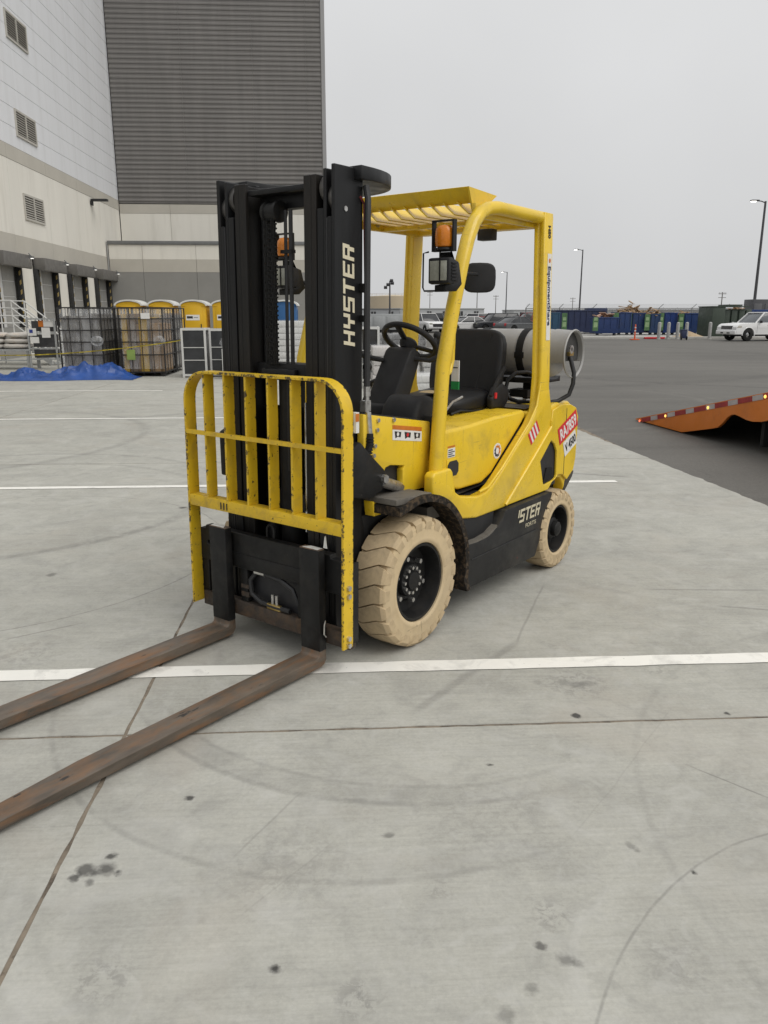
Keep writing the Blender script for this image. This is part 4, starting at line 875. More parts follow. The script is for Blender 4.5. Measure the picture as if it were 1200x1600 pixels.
# ---- gas bottle across the back
ty, tz, tr = -1.745, 1.405, .155
m = MB().lathe([(.02, -.235), (.09, -.23), (.135, -.205), (tr, -.16), (tr, .40), (.135, .445), (.09, .465), (.03, .47)], 36, 'y', o=(ty, 0, tz)); gb = m.build('gas_bottle', tank_m, FL, smooth=50)
m = MB().lathe([(tr - .004, .43), (tr + .001, .43), (tr + .001, .445), (tr - .006, .545), (tr + .002, .556), (tr - .005, .563), (tr - .014, .553), (tr - .012, .545), (tr - .008, .445)], 36, 'y', o=(ty, 0, tz), close=True)
for f in [f for f in m.bm.faces if (f.calc_center_median().z < tz - .045 and f.calc_center_median().y < .535)]: m.bm.faces.remove(f)
m.build('bottle_collar', tank_m, gb, smooth=50)
MB().prism([(ty + .146 * math.cos(R(a)), tz + .146 * math.sin(R(a))) for a in range(-18, 199, 12)], 'y', .515, .520).build('collar_shade_plate', mat('collar_shade', (.05, .049, .047), .6, var=.1), gb)  # added plate; its dark grey paints in the shade inside the collar
MB().cyl((ty, .47, tz), (ty, .515, tz), .018, 10).box(ty - .03, ty + .03, .5205, .54, tz - .012, tz + .012).build('bottle_valve', brass, gb)
MB().lathe([(.014, -.005), (.027, -.005), (.027, .005), (.014, .005)], 16, 'y', o=(ty + .03, .548, tz + .03), close=True).build('valve_handwheel', steel, gb)
for y in (.215, -.10):
    MB().lathe([(tr + .001, y), (tr + .006, y), (tr + .006, y + .05), (tr + .001, y + .05)], 36, 'y', o=(ty, 0, tz), close=True).build('bottle_strap', rubber, FL)
MB().box(ty + tr * .8, ty + tr * 1.03, .205, .275, tz - .03, tz + .01).build('strap_buckle', black_steel, FL, bevel=.004)
MB().prism([(ty - .15, 1.252), (ty - .10, 1.235), (ty + .10, 1.235), (ty + .15, 1.252), (ty + .15, 1.215), (ty - .15, 1.215)], 'y', -.22, .40).build('bottle_cradle', black_steel, FL, bevel=.004)
for y0_, y1_ in ((-.12, -.04), (.22, .28)): MB().box(ty - .04, ty + .04, y0_, y1_, 1.10, 1.214).build('cradle_post', black_steel, FL)
MB().box(-1.56, -1.68, .20, .33, 1.125, 1.175).box(-1.45, -1.64, -.30, .21, 1.15, 1.165).build('swing_lock', black_steel, FL)
MB().tube([(ty, .53, tz - .02), (ty + .005, .565, tz - .12), (ty + .01, .565, tz - .19), (ty + .03, .55, tz - .26), (-1.66, .50, tz - .30), (-1.58, .43, tz - .31)], .014, 8).build('gas_hose', hose_m, FL, smooth=60)
MB().tube([(-1.50, .38, 1.11), (-1.50, .30, 1.10), (-1.50, .23, 1.12), (-1.50, .20, 1.18), (-1.51, .21, 1.24), (-1.53, .26, 1.285), (-1.57, .32, 1.29), (-1.60, .37, 1.27)], .014, 8).build('gas_hose', hose_m, FL, smooth=60)
MB().cyl((-1.50, .36, 1.113), (-1.50, .44, 1.113), .014, 8).build('hose_fitting', steel, FL)
MB().box(-1.47, -1.52, .40, .45, 1.10, 1.145).build('regulator', mat('red_oxide', (.28, .06, .03), .6), FL, bevel=.008)
MB().box(-1.30, -1.515, -.45, .45, 1.0852, 1.0868).build('hood_seam', plate_m, FL)

# ---- HYSTER on the skirt, worn away at the start
block_word('HYSTER', .082, .415, (-.915, .5692, .422), (-1, 0, 0), (0, 0, 1), cream_worn, FL, slant=.22,
           skip={(0, g) for g in GLY['H']} | {(1, GLY['Y'][0]), (1, GLY['Y'][2]), (1, GLY['Y'][3])})
text_part('FORTIS', .036, (-1.14, .5692, .375), (-1, 0, 0), (0, 0, 1), cream_worn, FL, sx=1.25)
# ================================================================== THINGS IN THE YARD
wire = mat('black_wire_frame', (.016, .015, .015), .6, var=.2)
galv = mat('galvanised_steel', (.42, .43, .43), .42, metal=.5, var=.15, scale=9)
white_f = mat('white_frame_paint', (.60, .60, .58), .5, var=.06, scale=4)
card = mat('cardboard', (.29, .19, .10), .85, var=.12, scale=4)
card2 = mat('dull_cardboard', (.20, .155, .115), .8, var=.15, scale=3)
board = mat('grey_board', (.15, .138, .122), .7, var=.2, scale=3, stretch=(4, 4, .4))
glass_d = mat('dark_glass', (.035, .037, .04), .12, var=.3, scale=2)
tarp_m = mat('blue_tarpaulin', (.012, .062, .26), .42, var=.22, scale=3, bump=.3, bscale=40)
sack_m = mat('white_sack', (.55, .52, .48), .7, var=.12, scale=3, dirt=((.42, .25, .10), .54, .7, 3.2, .7))
wood_m = mat('pallet_wood', (.33, .235, .14), .85, var=.25, scale=5, stretch=(1, 6, 6))
potty_y = mat('yellow_plastic', (.66, .39, .012), .45, var=.05, scale=2)
potty_w = mat('white_roof_plastic', (.66, .66, .64), .5, var=.05)
potty_b = mat('blue_plastic', (.02, .10, .26), .45, var=.06)
tape_m = mat('caution_tape_yellow', (.62, .50, .05), .5, var=.1, scale=10)
lime = mat('lime_carton', (.24, .34, .08), .7)
def film_mat():
    m, nt, b = new_mat('stretch_film'); b.inputs['Base Color'].default_value = (.72, .73, .74, 1); b.inputs['Roughness'].default_value = .22
    tc_ = N(nt, 'ShaderNodeTexCoord'); mp = N(nt, 'ShaderNodeMapping'); mp.inputs['Scale'].default_value = (3, 3, .5); nt.links.new(tc_.outputs['Object'], mp.inputs[0])
    nt.links.new(ramp(nt, noise_(nt, mp.outputs[0], 2.5, 5, .6, 1.5), .38, .72, .06, .42), b.inputs['Alpha'])
    bp = N(nt, 'ShaderNodeBump'); bp.inputs['Strength'].default_value = .6; bp.inputs['Distance'].default_value = .02; nt.links.new(noise_(nt, mp.outputs[0], 6, 4, .6, 1), bp.inputs['Height']); nt.links.new(bp.outputs[0], b.inputs['Normal'])
    return m
film = film_mat()
# ---- wire cages of wrapped goods
def cage(label, x0, x1, y0, y1, seed, nv, loads):
    r = random.Random(seed); c = thing('wire_cage', label, 'cage', ((x0 + x1) / 2, (y0 + y1) / 2, 0), 0, 'wire cages of wrapped goods by the tarpaulin')
    w_, d_ = (x1 - x0) / 2, (y1 - y0) / 2; Z = (.12, .58, .92, 1.23, 1.53, 1.82)
    def face(p, q, n):
        m = MB(); p = Vector(p); q = Vector(q)
        for z in Z: m.bar(p + Vector((0, 0, z)), q + Vector((0, 0, z)), .022, .030)
        for k in range(n + 1):
            t = p.lerp(q, k / n); m.bar(t + Vector((0, 0, .05)), t + Vector((0, 0, 1.83)), .026 if k in (0, n) else .016, .026 if k in (0, n) else .016, (0, 1, 0))
        return m
    face((-w_, -d_, 0), (w_, -d_, 0), nv).build('cage_panel', wire, c); face((w_, -d_ + .03, 0), (w_, d_ - .03, 0), 4).build('cage_panel', wire, c)
    face((-w_, -d_ + .03, 0), (-w_, d_ - .03, 0), 4).build('cage_panel', wire, c); face((-w_, d_, 0), (w_, d_, 0), nv).build('cage_panel', wire, c)
    MB().box(-w_ + .02, w_ - .02, -d_ + .02, d_ - .02, .09, .115).build('cage_floor', wire, c)
    for sx_ in (-1, 1):
        for sy_ in (-1, 1): MB().box(sx_ * (w_ - .08) - .05, sx_ * (w_ - .08) + .05, sy_ * (d_ - .08) - .05, sy_ * (d_ - .08) + .05, 0, .088).build('foot', wire, c)
    x = -w_ + .05
    while x < w_ - .09:
        t = min(r.choice((.06, .09, .14, .22)), w_ - .05 - x); h_ = r.uniform(1.35, 1.76); mt = r.choice(loads)
        dd_ = r.uniform(.0, .12)
        MB().box(x, x + t - .008, -d_ + .06 + dd_, d_ - .06, .118, h_).build('wrapped_board', mt, c, bevel=.006, seg=1); x += t
    m = MB(); n = 30; ring = [(-w_ + .035, -d_ + .035), (w_ - .035, -d_ + .035), (w_ - .035, d_ - .035), (-w_ + .035, d_ - .035)]
    m.prism(ring, 'z', .2, 1.79); 
    for f in [f for f in m.bm.faces if abs(f.normal.z) > .9]: m.bm.faces.remove(f)
    m.build('stretch_wrap', film, c)
    return c
LG = [board, board, card2, mat('pale_film_board', (.27, .262, .25), .4, var=.15)]
LC = [card, card2, board, card, mat('ochre_carton', (.42, .27, .04), .7)]
c1 = cage('wire cage of grey boards standing right behind the blue tarpaulin heap', -7.5, -6.38, 22.0, 23.3, 3, 4, LG)
cage('wire cage of grey boards behind another cage, nearest the dock stairs', -7.5, -6.38, 23.42, 24.8, 4, 4, LG)
c2 = cage('wire cage of brown cartons with white paper notice, beside the white glass frames', -5.91, -4.75, 22.0, 23.45, 5, 4, LC)
cage('wire cage of brown cartons behind the one with the paper notice', -5.91, -4.75, 23.57, 25.1, 6, 4, LC)
MB().box(.02, .26, -.752, -.748, 1.53, 1.68).build('paper_notice', white_dec, c2)
MB().box(-.42, -.20, -.754, -.745, .45, .72).build('green_carton', lime, c2)
for cg, x in ((c1, .56), (c2, .58)): MB().ball((x - .12, -.70, .95), .16, (1.1, .5, .9), 10).build('loose_film', film, cg)
# ---- blue tarpaulin
m = MB(); nx, ny = 130, 44; gv = []
for j in range(ny + 1):
    for i in range(nx + 1):
        u, v = i / nx, j / ny; x = -10.6 + 5.25 * u; y = 20.72 + 1.15 * v + .12 * math.sin(u * 9) - .25 * (1 - u) * v
        h1 = .29 * math.exp(-((x + 6.15) / .85) ** 2) + .15 * math.exp(-((x + 7.05) / .5) ** 2) + .20 * math.exp(-((x + 8.1) / .35) ** 2) + .11 * math.exp(-((x + 9.5) / .9) ** 2)
        edge_ = min(1, v * 3.2) * min(1, (1 - v) * 3.5 + .25) * min(1, u * 8) * min(1, (1 - u) * 9)
        p = Vector((x * 2.2, y * 2.2, 3)); nz = noise.fractal(p, 1.0, 2.0, 3); rg = 1 - abs(noise.noise(Vector((x * 2.6 + y * 2, y * 3.4 - x, 1.3)))) * 2; rg2 = 1 - abs(noise.noise(Vector((x * 7 - y * 3, y * 9.0, 5.3)))) * 2
        z = edge_ * (h1 * (.75 + .6 * nz) + .07 * max(0, rg) ** 1.3 + .045 * max(0, rg2) + .01) + .006
        gv.append((x + .04 * nz, y + .05 * noise.noise(Vector((x * 2, 7, 1))) + .10 * noise.noise(Vector((x * .9, 3, 1))) * (1 - v), z))
m.faces(gv, [(j * (nx + 1) + i, j * (nx + 1) + i + 1, (j + 1) * (nx + 1) + i + 1, (j + 1) * (nx + 1) + i) for j in range(ny) for i in range(nx)])
tag(m.build('tarpaulin', tarp_m, smooth=22), 'crumpled bright blue tarpaulin lying on the concrete before the cages', 'tarpaulin')
# ---- caution tape
def ribbon(pts, wdt, name, label):
    m = MB(); vs = []
    for k, p in enumerate(pts):
        tw = .8 * math.sin(k * 1.7); vs += [(p[0], p[1] - wdt * .5 * math.sin(tw), p[2] - wdt * .5 * math.cos(tw)), (p[0], p[1] + wdt * .5 * math.sin(tw), p[2] + wdt * .5 * math.cos(tw))]
    m.faces(vs, [(2 * k, 2 * k + 1, 2 * k + 3, 2 * k + 2) for k in range(len(pts) - 1)])
    bmesh.ops.solidify(m.bm, geom=m.bm.faces[:], thickness=.002)
    return tag(m.build(name, tape_m), label, 'tape')
pts = []
for k in range(40):
    t = k / 39; x = -4.22 - 6.2 * t; pts.append((x, 21.62 + .16 * t + 2.5 * max(0, t - .62), .98 - .42 * t ** .8 - .10 * math.sin(math.pi * t)))
ribbon(pts, .032, 'caution_tape', 'yellow caution tape slung in front of the wire cages')
ribbon([(-4.235, 21.50 + .01 * math.sin(k), .98 - .075 * k) for k in range(14)], .05, 'caution_tape', 'yellow tape hanging down the first white glass frame')
# ---- white framed glass units
def glass_unit(label, x, y, w_, h_, d_, rz=0):
    g = thing('glass_unit', label, 'glass frame', (x, y, 0), rz, 'white framed glass units on the yard')
    t = .055
    for sx_ in (0, w_ - t):
        for sy_ in (0, d_ - t): MB().box(sx_, sx_ + t, sy_, sy_ + t, 0, h_).build('post', white_f, g, bevel=.004, seg=1)
    for z in (.04, h_ - t):
        for sy_ in (0, d_ - t): MB().box(t, w_ - t, sy_ + .002, sy_ + t - .002, z, z + t).build('rail', white_f, g)
        for sx_ in (0, w_ - t): MB().box(sx_ + .002, sx_ + t - .002, t, d_ - t, z, z + t).build('rail', white_f, g)
    MB().box(t, w_ - t, .02, .03, .095, h_ - t - .005).build('pane', glass_d, g)
    MB().box(w_ - .035, w_ - .025, t, d_ - t, .095, h_ - t - .005).build('pane', glass_d, g)
    MB().box(t, w_ - t, d_ - .03, d_ - .02, .095, h_ - t - .005).build('pane', glass_d, g)
    for z in (.45, .78): MB().box(t, w_ - t, .008, .019, z, z + .02).build('glazing_bar', white_f, g)
    return g
glass_unit('white framed glass unit with yellow tape on its corner', -4.20, 21.52, .66, 1.29, .8)
glass_unit('white framed glass unit second from the wire cages', -3.50, 21.75, .72, 1.27, .8)
glass_unit('low white framed glass unit behind the mast', -3.05, 20.9, .7, .78, .7)
glass_unit('white framed glass unit seen between mast hose and steering column', .50, 19.6, .48, 1.35, .7)
bag = MB().ball((-2.86, 21.2, .93), .3, (1, .8, .55), 14)
for v in bag.bm.verts: v.co += .05 * Vector((noise.noise(v.co * 6), noise.noise(v.co * 6 + Vector((9, 0, 0))), noise.noise(v.co * 6 + Vector((0, 9, 0)))))
tag(bag.build('plastic_bundle', film), 'clear plastic bundle lying on the low white glass frame', 'plastic bundle')
# ---- notice rack and sack tables
nr = thing('notice_rack', 'galvanised rack with white paper notices left of the cages', 'rack', (-9.0, 24.85, 0))
for x in (-.42, .38):
    for y in (0, .7): MB().box(x, x + .045, y, y + .045, 0, 1.53).build('post', galv, nr)
for z in (.30, .62, 1.08, 1.49): MB().box(-.374, .379, .003, .042, z, z + .04).build('rail', galv, nr)
for z0_, z1_ in ((.35, .60), (.67, 1.05), (1.14, 1.45)): MB().box(-.374, .379, .3, .33, z0_, z1_).build('stored_panel', mat('dark_stored_panel', (.06, .06, .062), .5, var=.3), nr)
for x0, x1, z0, z1 in ((-.40, -.14, 1.02, 1.24), (.02, .27, .96, 1.26), (-.34, -.08, .80, .98)): MB().box(x0, x1, -.012, -.006, z0, z1).build('notice', white_dec, nr)
MB().box(-.34, -.24, -.018, -.013, 1.10, 1.20).build('notice_print', mat('notice_blue', (.03, .05, .25), .5), nr)
MB().box(-.08, .06, .05, .2, 1.28, 1.46).build('orange_carton', org_dec, nr)
MB().box(.07, .35, .05, .2, 1.28, 1.46).build('white_carton', white_dec, nr)
st = thing('sack_table', 'galvanised table stacked with white sacks at the left picture edge', 'table', (-10.35, 24.9, 0))
for x in (-.75, .82):
    for y in (0, .8): MB().box(x, x + .07, y, y + .07, 0, .56).build('leg', galv, st)
MB().box(-.78, .92, -.03, .9, .562, .62).build('table_top', galv, st)
MB().box(-.67, .81, .02, .05, .26, .30).build('rail', galv, st)
for k in range(6):
    z = .70 + .16 * (k // 2); x = -.32 + .78 * (k % 2) + .05 * (k // 2); m = MB(); bmesh.ops.create_uvsphere(m.bm, u_segments=20, v_segments=12, radius=1)
    for v in m.bm.verts:
        c = v.co; n_ = (abs(c.x) ** 3 + abs(c.y) ** 3 + abs(c.z) ** 3) ** (1 / 3); v.co = Vector((c.x / n_ * .41, c.y / n_ * .40, c.z / n_ * .085)); v.co.z += .02 * noise.noise(v.co * 7 + Vector((k, 0, 0)))
    m.xf(Matrix.Translation((-10.35 + x, 25.32, z + .005)))
    tag(m.build('sack', sack_m, smooth=70), '%s white sack of the %s layer on the galvanised table' % (('left', 'right')[k % 2], ('bottom', 'middle', 'top')[k // 2]), 'sack', 'white sacks on the table')
# ---- dock stairs
ds = thing('dock_stairs', 'white metal dock stairs with sloping handrails before the dock doors', 'stairs', (-11.0, 27.0, 0))
MB().box(-1.3, .35, .0, 1.1, .98, 1.05).build('landing', galv, ds)
for k in range(5): MB().box(.36 + .24 * k, .60 + .24 * k, .03, 1.07, .78 - .19 * k, .82 - .19 * k).build('tread', galv, ds)
for y in (0, 1.1):
    for dz in (.28, .52, .76, 1.0):
        MB().tube([(-1.3, y, 1.08 + dz), (.36, y, 1.08 + dz), (1.52, y, .12 + dz)], .022, 8).build('handrail', white_f, ds)
    for x, z in ((-1.25, 2.08), (-.45, 2.08), (.36, 2.08), (.95, 1.58), (1.5, 1.12)): MB().cyl((x, y, max(0, z - 1.08) if x > .3 else .0), (x, y, z), .024, 8).build('rail_post', white_f, ds)
    MB().bar((.36, y, .95), (1.55, y, 0.02), .03, .16).build('stringer', galv, ds)
# ---- portable toilets
def toilet(label, x, y, mt, sign=True):
    t = thing('portable_toilet', label, 'toilet', (x, y, 0), 0, 'portable toilets before the annex')
    MB().box(-.56, .56, -.6, .6, .02, .14).build('base', wire, t, bevel=.02)
    MB().box(-.54, .54, -.58, .58, .141, 2.02).build('cabin', mt, t, bevel=.035)
    ar = [(.56 * math.cos(R(a)), 1.99 + .20 * math.sin(R(a))) for a in range(0, 181, 15)]
    MB().prism(ar, 'y', -.60, -.565).build('gable', mt, t)
    ro = [(.62 * math.cos(R(a)), 2.02 + .26 * math.sin(R(a))) for a in range(0, 181, 12)]; ri = [(.55 * math.cos(R(a)), 2.01 + .20 * math.sin(R(a))) for a in range(180, -1, -12)]
    MB().prism(ro + ri, 'y', -.66, .66).build('roof', potty_w, t, smooth=40)
    d = MB().prism([(-.40, .22), (.40, .22), (.40, 1.93), (.30, 2.02), (-.30, 2.02), (-.40, 1.93)], 'y', -.605, -.581).build('door', mt, t, bevel=.01)
    MB().box(.30, .34, -.632, -.606, 1.02, 1.22).build('handle', wire, d)
    if sign:
        MB().box(-.34, .26, -.611, -.606, 1.38, 1.62).build('sign', white_dec, d)
        MB().box(-.30, -.04, -.614, -.6115, 1.46, 1.56).build('sign_print', black_dec, d)
        MB().box(0, .20, -.614, -.6115, 1.49, 1.51).build('sign_print', black_dec, d)
    for k in range(4): MB().box(.541, .553, -.45 + .25 * k, -.35 + .25 * k, .3, 1.85).build('side_rib', mt, t)
    return t
toilet('yellow portable toilet with white domed roof nearest the dock awnings', -9.35, 37.2, potty_y)
toilet('yellow portable toilet second from the dock awnings', -7.92, 37.2, potty_y)
toilet('yellow portable toilet third from the docks, right above the taped glass frame', -6.50, 37.2, potty_y)
toilet('yellow portable toilet half hidden by the left side of the mast', -5.12, 37.2, potty_y)
toilet('blue portable toilet with white roof seen between the mast rails', -2.45, 37.2, potty_b, False)
# ---- stacked white sheets seen between the rails, wrapped pallets seen through the cab
def pallet_load(name, label, x, y, w_, d_, h_, n, mt, seed):
    r = random.Random(seed); p = thing(name, label, 'pallet', (x, y, 0), 0)
    for k in range(3): MB().box(-w_ / 2, w_ / 2, -d_ / 2 + k * (d_ - .1) / 2, -d_ / 2 + .1 + k * (d_ - .1) / 2, 0, .09).build('pallet_bearer', wood_m, p)
    for k in range(6): MB().box(-w_ / 2 + k * (w_ - .1) / 5, -w_ / 2 + .1 + k * (w_ - .1) / 5, -d_ / 2, d_ / 2, .091, .112).build('pallet_board', wood_m, p)
    hh = (h_ - .115) / n
    for k in range(n):
        e = r.uniform(-.02, .02); MB().box(-w_ / 2 + e, w_ / 2 + e, -d_ / 2 + e, d_ / 2 + e, .114 + hh * k, .114 + hh * (k + 1) - .012).build('carton_layer', mt, p, bevel=.02, seg=2)
    m = MB().prism([(-w_ / 2 - .03, -d_ / 2 - .03), (w_ / 2 + .03, -d_ / 2 - .03), (w_ / 2 + .03, d_ / 2 + .03), (-w_ / 2 - .03, d_ / 2 + .03)], 'z', .12, h_ + .015); m.build('stretch_wrap', film, p, bevel=.02)
    return p
pw_ = mat('pale_carton', (.56, .53, .51), .6, var=.1, scale=2, dirt=((.45, .22, .18), .58, .7, 2.5, .5))
pallet_load('wrapped_pallet', 'white wrapped pallet load seen left of the steering column', 1.25, 18.4, 1.0, 1.1, .95, 4, pw_, 1)
pallet_load('wrapped_pallet', 'white wrapped pallet load seen between steering column and guard leg', 2.45, 18.6, 1.1, 1.1, .86, 4, white_f, 2)
pallet_load('wrapped_pallet', 'low white wrapped pallet in front of the others beyond the cab', 2.0, 16.9, 1.1, 1.0, .42, 2, white_f, 3)
pallet_load('sheet_stack', 'stack of white sheets below the blue toilet between the mast rails', -1.9, 26.0, 1.5, 1.2, 1.45, 7, white_f, 4)
pallet_load('sheet_stack', 'stack of dark sheets on the yard behind the cab', 1.9, 27.5, 2.0, 1.2, 1.0, 5, mat('dark_sheet', (.08, .08, .082), .5), 5)

# ---- tilting deck with its tail on the asphalt
TD = thing('tilt_deck', 'orange tilted truck deck with red and white reflective edge on the asphalt', 'truck deck', (4.752, 12.39, 0), math.atan2(-.9947, .1032))
orange = mat('orange_paint', (.60, .165, .012), .4, var=.07, scale=2, dirt=((.25, .07, .015), .55, .75, 3, .4))
# local x along the deck from the tail, local y to its left (away from the yard), z up
bot = [(.05, .006), (1.43, .006), (2.20, .17), (2.31, .20), (2.40, .265), (2.50, .355), (2.58, .40), (2.66, .412), (2.76, .40), (2.90, .375), (3.03, .37), (3.20, .39), (3.40, .44), (6.2, .98)]
topz = lambda s_: .012 + .2255 * s_
MB().prism([(.0, .006)] + bot + [(6.2, topz(6.2)), (0, .02)], 'y', 0, .04).build('side_plate', orange, TD)
MB().prism([(.0, .006)] + bot + [(6.2, topz(6.2)), (0, .02)], 'y', 2.41, 2.45).build('side_plate', orange, TD)
MB().prism([(0, .004), (0, .018), (6.2, topz(6.2) - .01), (6.2, topz(6.2) - .10), (.5, .03)], 'y', .041, 2.409).build('deck', mat('deck_steel', (.10, .09, .085), .6), TD)
for y0_, y1_ in ((.75, .9), (1.55, 1.7)): MB().box(2.3, 6.2, y0_, y1_, .2, .42).build('under_frame', black_dec, TD)
for y in (.12, .42, 1.78, 2.08): MB().lathe([(.2, 0), (.2, .25), (.40, .25), (.43, .22), (.43, .03), (.40, 0)], 28, 'y', o=(3.72, y, .43), close=True).build('tyre', rubber, TD)
MB().box(3.14, 3.20, .06, .72, .08, .62).build('mud_flap', rubber, TD)
tape_r = mat('worn_red_tape', (.30, .022, .022), .5, var=.2, scale=8); tape_w = mat('worn_white_tape', (.42, .38, .37), .5, var=.15, scale=8)
s_ = .20; k = 0
while s_ < 6.0:
    ln = .30 if k % 2 == 0 else .21
    sl = Matrix.Rotation(-math.atan(.2255), 4, 'Y')
    m = MB().box(0, ln - .004, -.006, -.002, -.070, -.006); m.xf(Matrix.Translation((s_, 0, topz(s_))) @ sl); m.build('reflective_strip', tape_r if k % 2 == 0 else tape_w, TD); s_ += ln * math.cos(math.atan(.2255)); k += 1
lit_a = mat('amber_marker', (.9, .5, .1), .4, emit=((1, .62, .15), 1.3)); lit_r = mat('red_marker', (.8, .1, .05), .4, emit=((1, .25, .12), 1.0))
for s_, mt in ((.16, lit_r), (.95, lit_a), (2.05, lit_a), (3.24, lit_a), (4.5, lit_a)): MB().ball((s_, -.012, topz(s_) - .045), .022, (1, .5, 1), 8).build('marker_lamp', mt, TD)
# ================================================================== ACROSS THE LOT
def car(label, x, y, rz, paint, kind='sedan', L_=4.6):
    c = thing('parked_car', label, 'car', (x, y, 0), rz, 'cars parked across the lot')
    W2 = .92; h1 = {'sedan': .88, 'suv': 1.02, 'pickup': 1.05}[kind]; h2 = {'sedan': 1.42, 'suv': 1.72, 'pickup': 1.78}[kind]; F = L_ / 2
    bot = [(-F, .38)]
    for cx in (-F * .60, F * .62): bot += [(cx - .42, .26)] + [(cx + .40 * math.cos(R(a)), .32 + .40 * math.sin(R(a))) for a in range(180, -1, -30)] + [(cx + .42, .26)]
    body = bot + [(F, .38), (F + .02, .62), (F - .10, h1 - .12), (F * .45, h1), (-F * .98, h1 + .02), (-F - .02, .7)]
    MB().prism(body, 'y', -W2, W2).build('body', paint, c, bevel=.06, seg=2, bang=35)
    cab = {'sedan': [(F * .42, h1), (F * .05, h2 - .04), (-F * .45, h2 - .02), (-F * .85, h1)], 'suv': [(F * .45, h1), (F * .18, h2 - .04), (-F * .86, h2 - .05), (-F * .97, h1)], 'pickup': [(F * .45, h1), (F * .2, h2 - .04), (-F * .18, h2 - .04), (-F * .24, h1)]}[kind]
    m = MB().prism([(x_, z_ - (.01 if z_ < h1 + .01 else 0)) for x_, z_ in cab], 'y', -W2 + .06, W2 - .06)
    for v in m.bm.verts:
        if v.co.z > h1 + .2: v.co.y *= .84
    m.build('windows', glass_d, c, bevel=.02)
    ax, bx = cab[1][0], cab[2][0]
    MB().box(bx - .05, ax + .05, -(W2 - .06) * .86, (W2 - .06) * .86, h2 - .045, h2 + .015).build('roof', paint, c, bevel=.025)
    for s in (1, -1):
        for (xa, za), (xb, zb) in ((cab[0], cab[1]), (cab[3], cab[2]), (((cab[0][0] + cab[3][0]) / 2 - .1, h1), ((ax + bx) / 2 - .1, h2 - .04))): MB().bar((xa, s * (W2 - .05), za - .02), (xb, s * (W2 - .05) * .85, zb), .06, .03, (0, 1, 0)).build('pillar', paint, c)
        for cx in (-F * .60, F * .62):
            w_ = MB().lathe([(.12, -.1), (.12, .1), (.30, .1), (.33, .07), (.33, -.07), (.30, -.1)], 20, 'y', close=True).build('wheel', rubber, c, loc=(cx, s * (W2 - .10), .33))
            MB().lathe([(.02, s * .08), (.17, s * .07), (.20, s * .10), (.20, s * .0), (.02, 0)], 18, 'y').build('rim', galv, w_)
        MB().box(F - .16, F - .02, s * .52, s * .84, h1 - .30, h1 - .16).build('headlight', lens, c, bevel=.02)
        MB().box(-F - .03, -F + .1, s * .62, s * .86, h1 - .25, h1 - .02).build('tail_light', red_dec, c, bevel=.02)
    if kind == 'pickup': MB().box(-F * .94, -F * .3, -W2 + .1, W2 - .1, h1 + .021, h1 + .026).build('bed', black_dec, c)
    MB().box(F - .02, F + .035, -.5, .5, .52, h1 - .22).build('grille', black_dec, c)
    return c
P_ = {n: mat('car_paint_' + n, col, .25, var=.02) for n, col in (('white', (.76, .76, .755)), ('silver', (.33, .34, .35)), ('dark', (.03, .032, .036)), ('red', (.25, .02, .02)), ('grey', (.12, .125, .13)), ('blue', (.03, .06, .14)))}
car('white parked van-like car right of the far guard post', 8.1, 75, R(-70), P_['white'], 'suv', 4.9)
car('silver car parked left of the white car behind the steering wheel', 5.6, 78, R(-75), P_['silver'], 'sedan')
car('grey car parked just left of the near guard leg', 10.2, 77, R(-60), P_['grey'], 'suv')
car('white car parked above the seat back, right of the guard leg', 11.9, 76, R(200), P_['white'], 'sedan')
car('red car parked right of the white car above the seat', 13.6, 80, R(190), P_['red'], 'sedan')
car('dark parked car in the middle of the row above the gas bottle', 14.8, 76, R(195), P_['dark'], 'suv')
car('grey car with sloping windscreen before the red pickup', 16.2, 72, R(30), P_['grey'], 'sedan')
car('red pickup parked left of the rear guard post', 18.6, 78, R(185), P_['red'], 'pickup', 5.4)
car('blue car parked farther off behind the gas bottle', 19.5, 92, R(180), P_['blue'], 'sedan')
car('white car parked farther off above the dark car', 15.5, 95, R(180), P_['white'], 'suv')
car('silver car parked farther off right of the guard leg', 13.2, 96, R(175), P_['silver'], 'sedan')
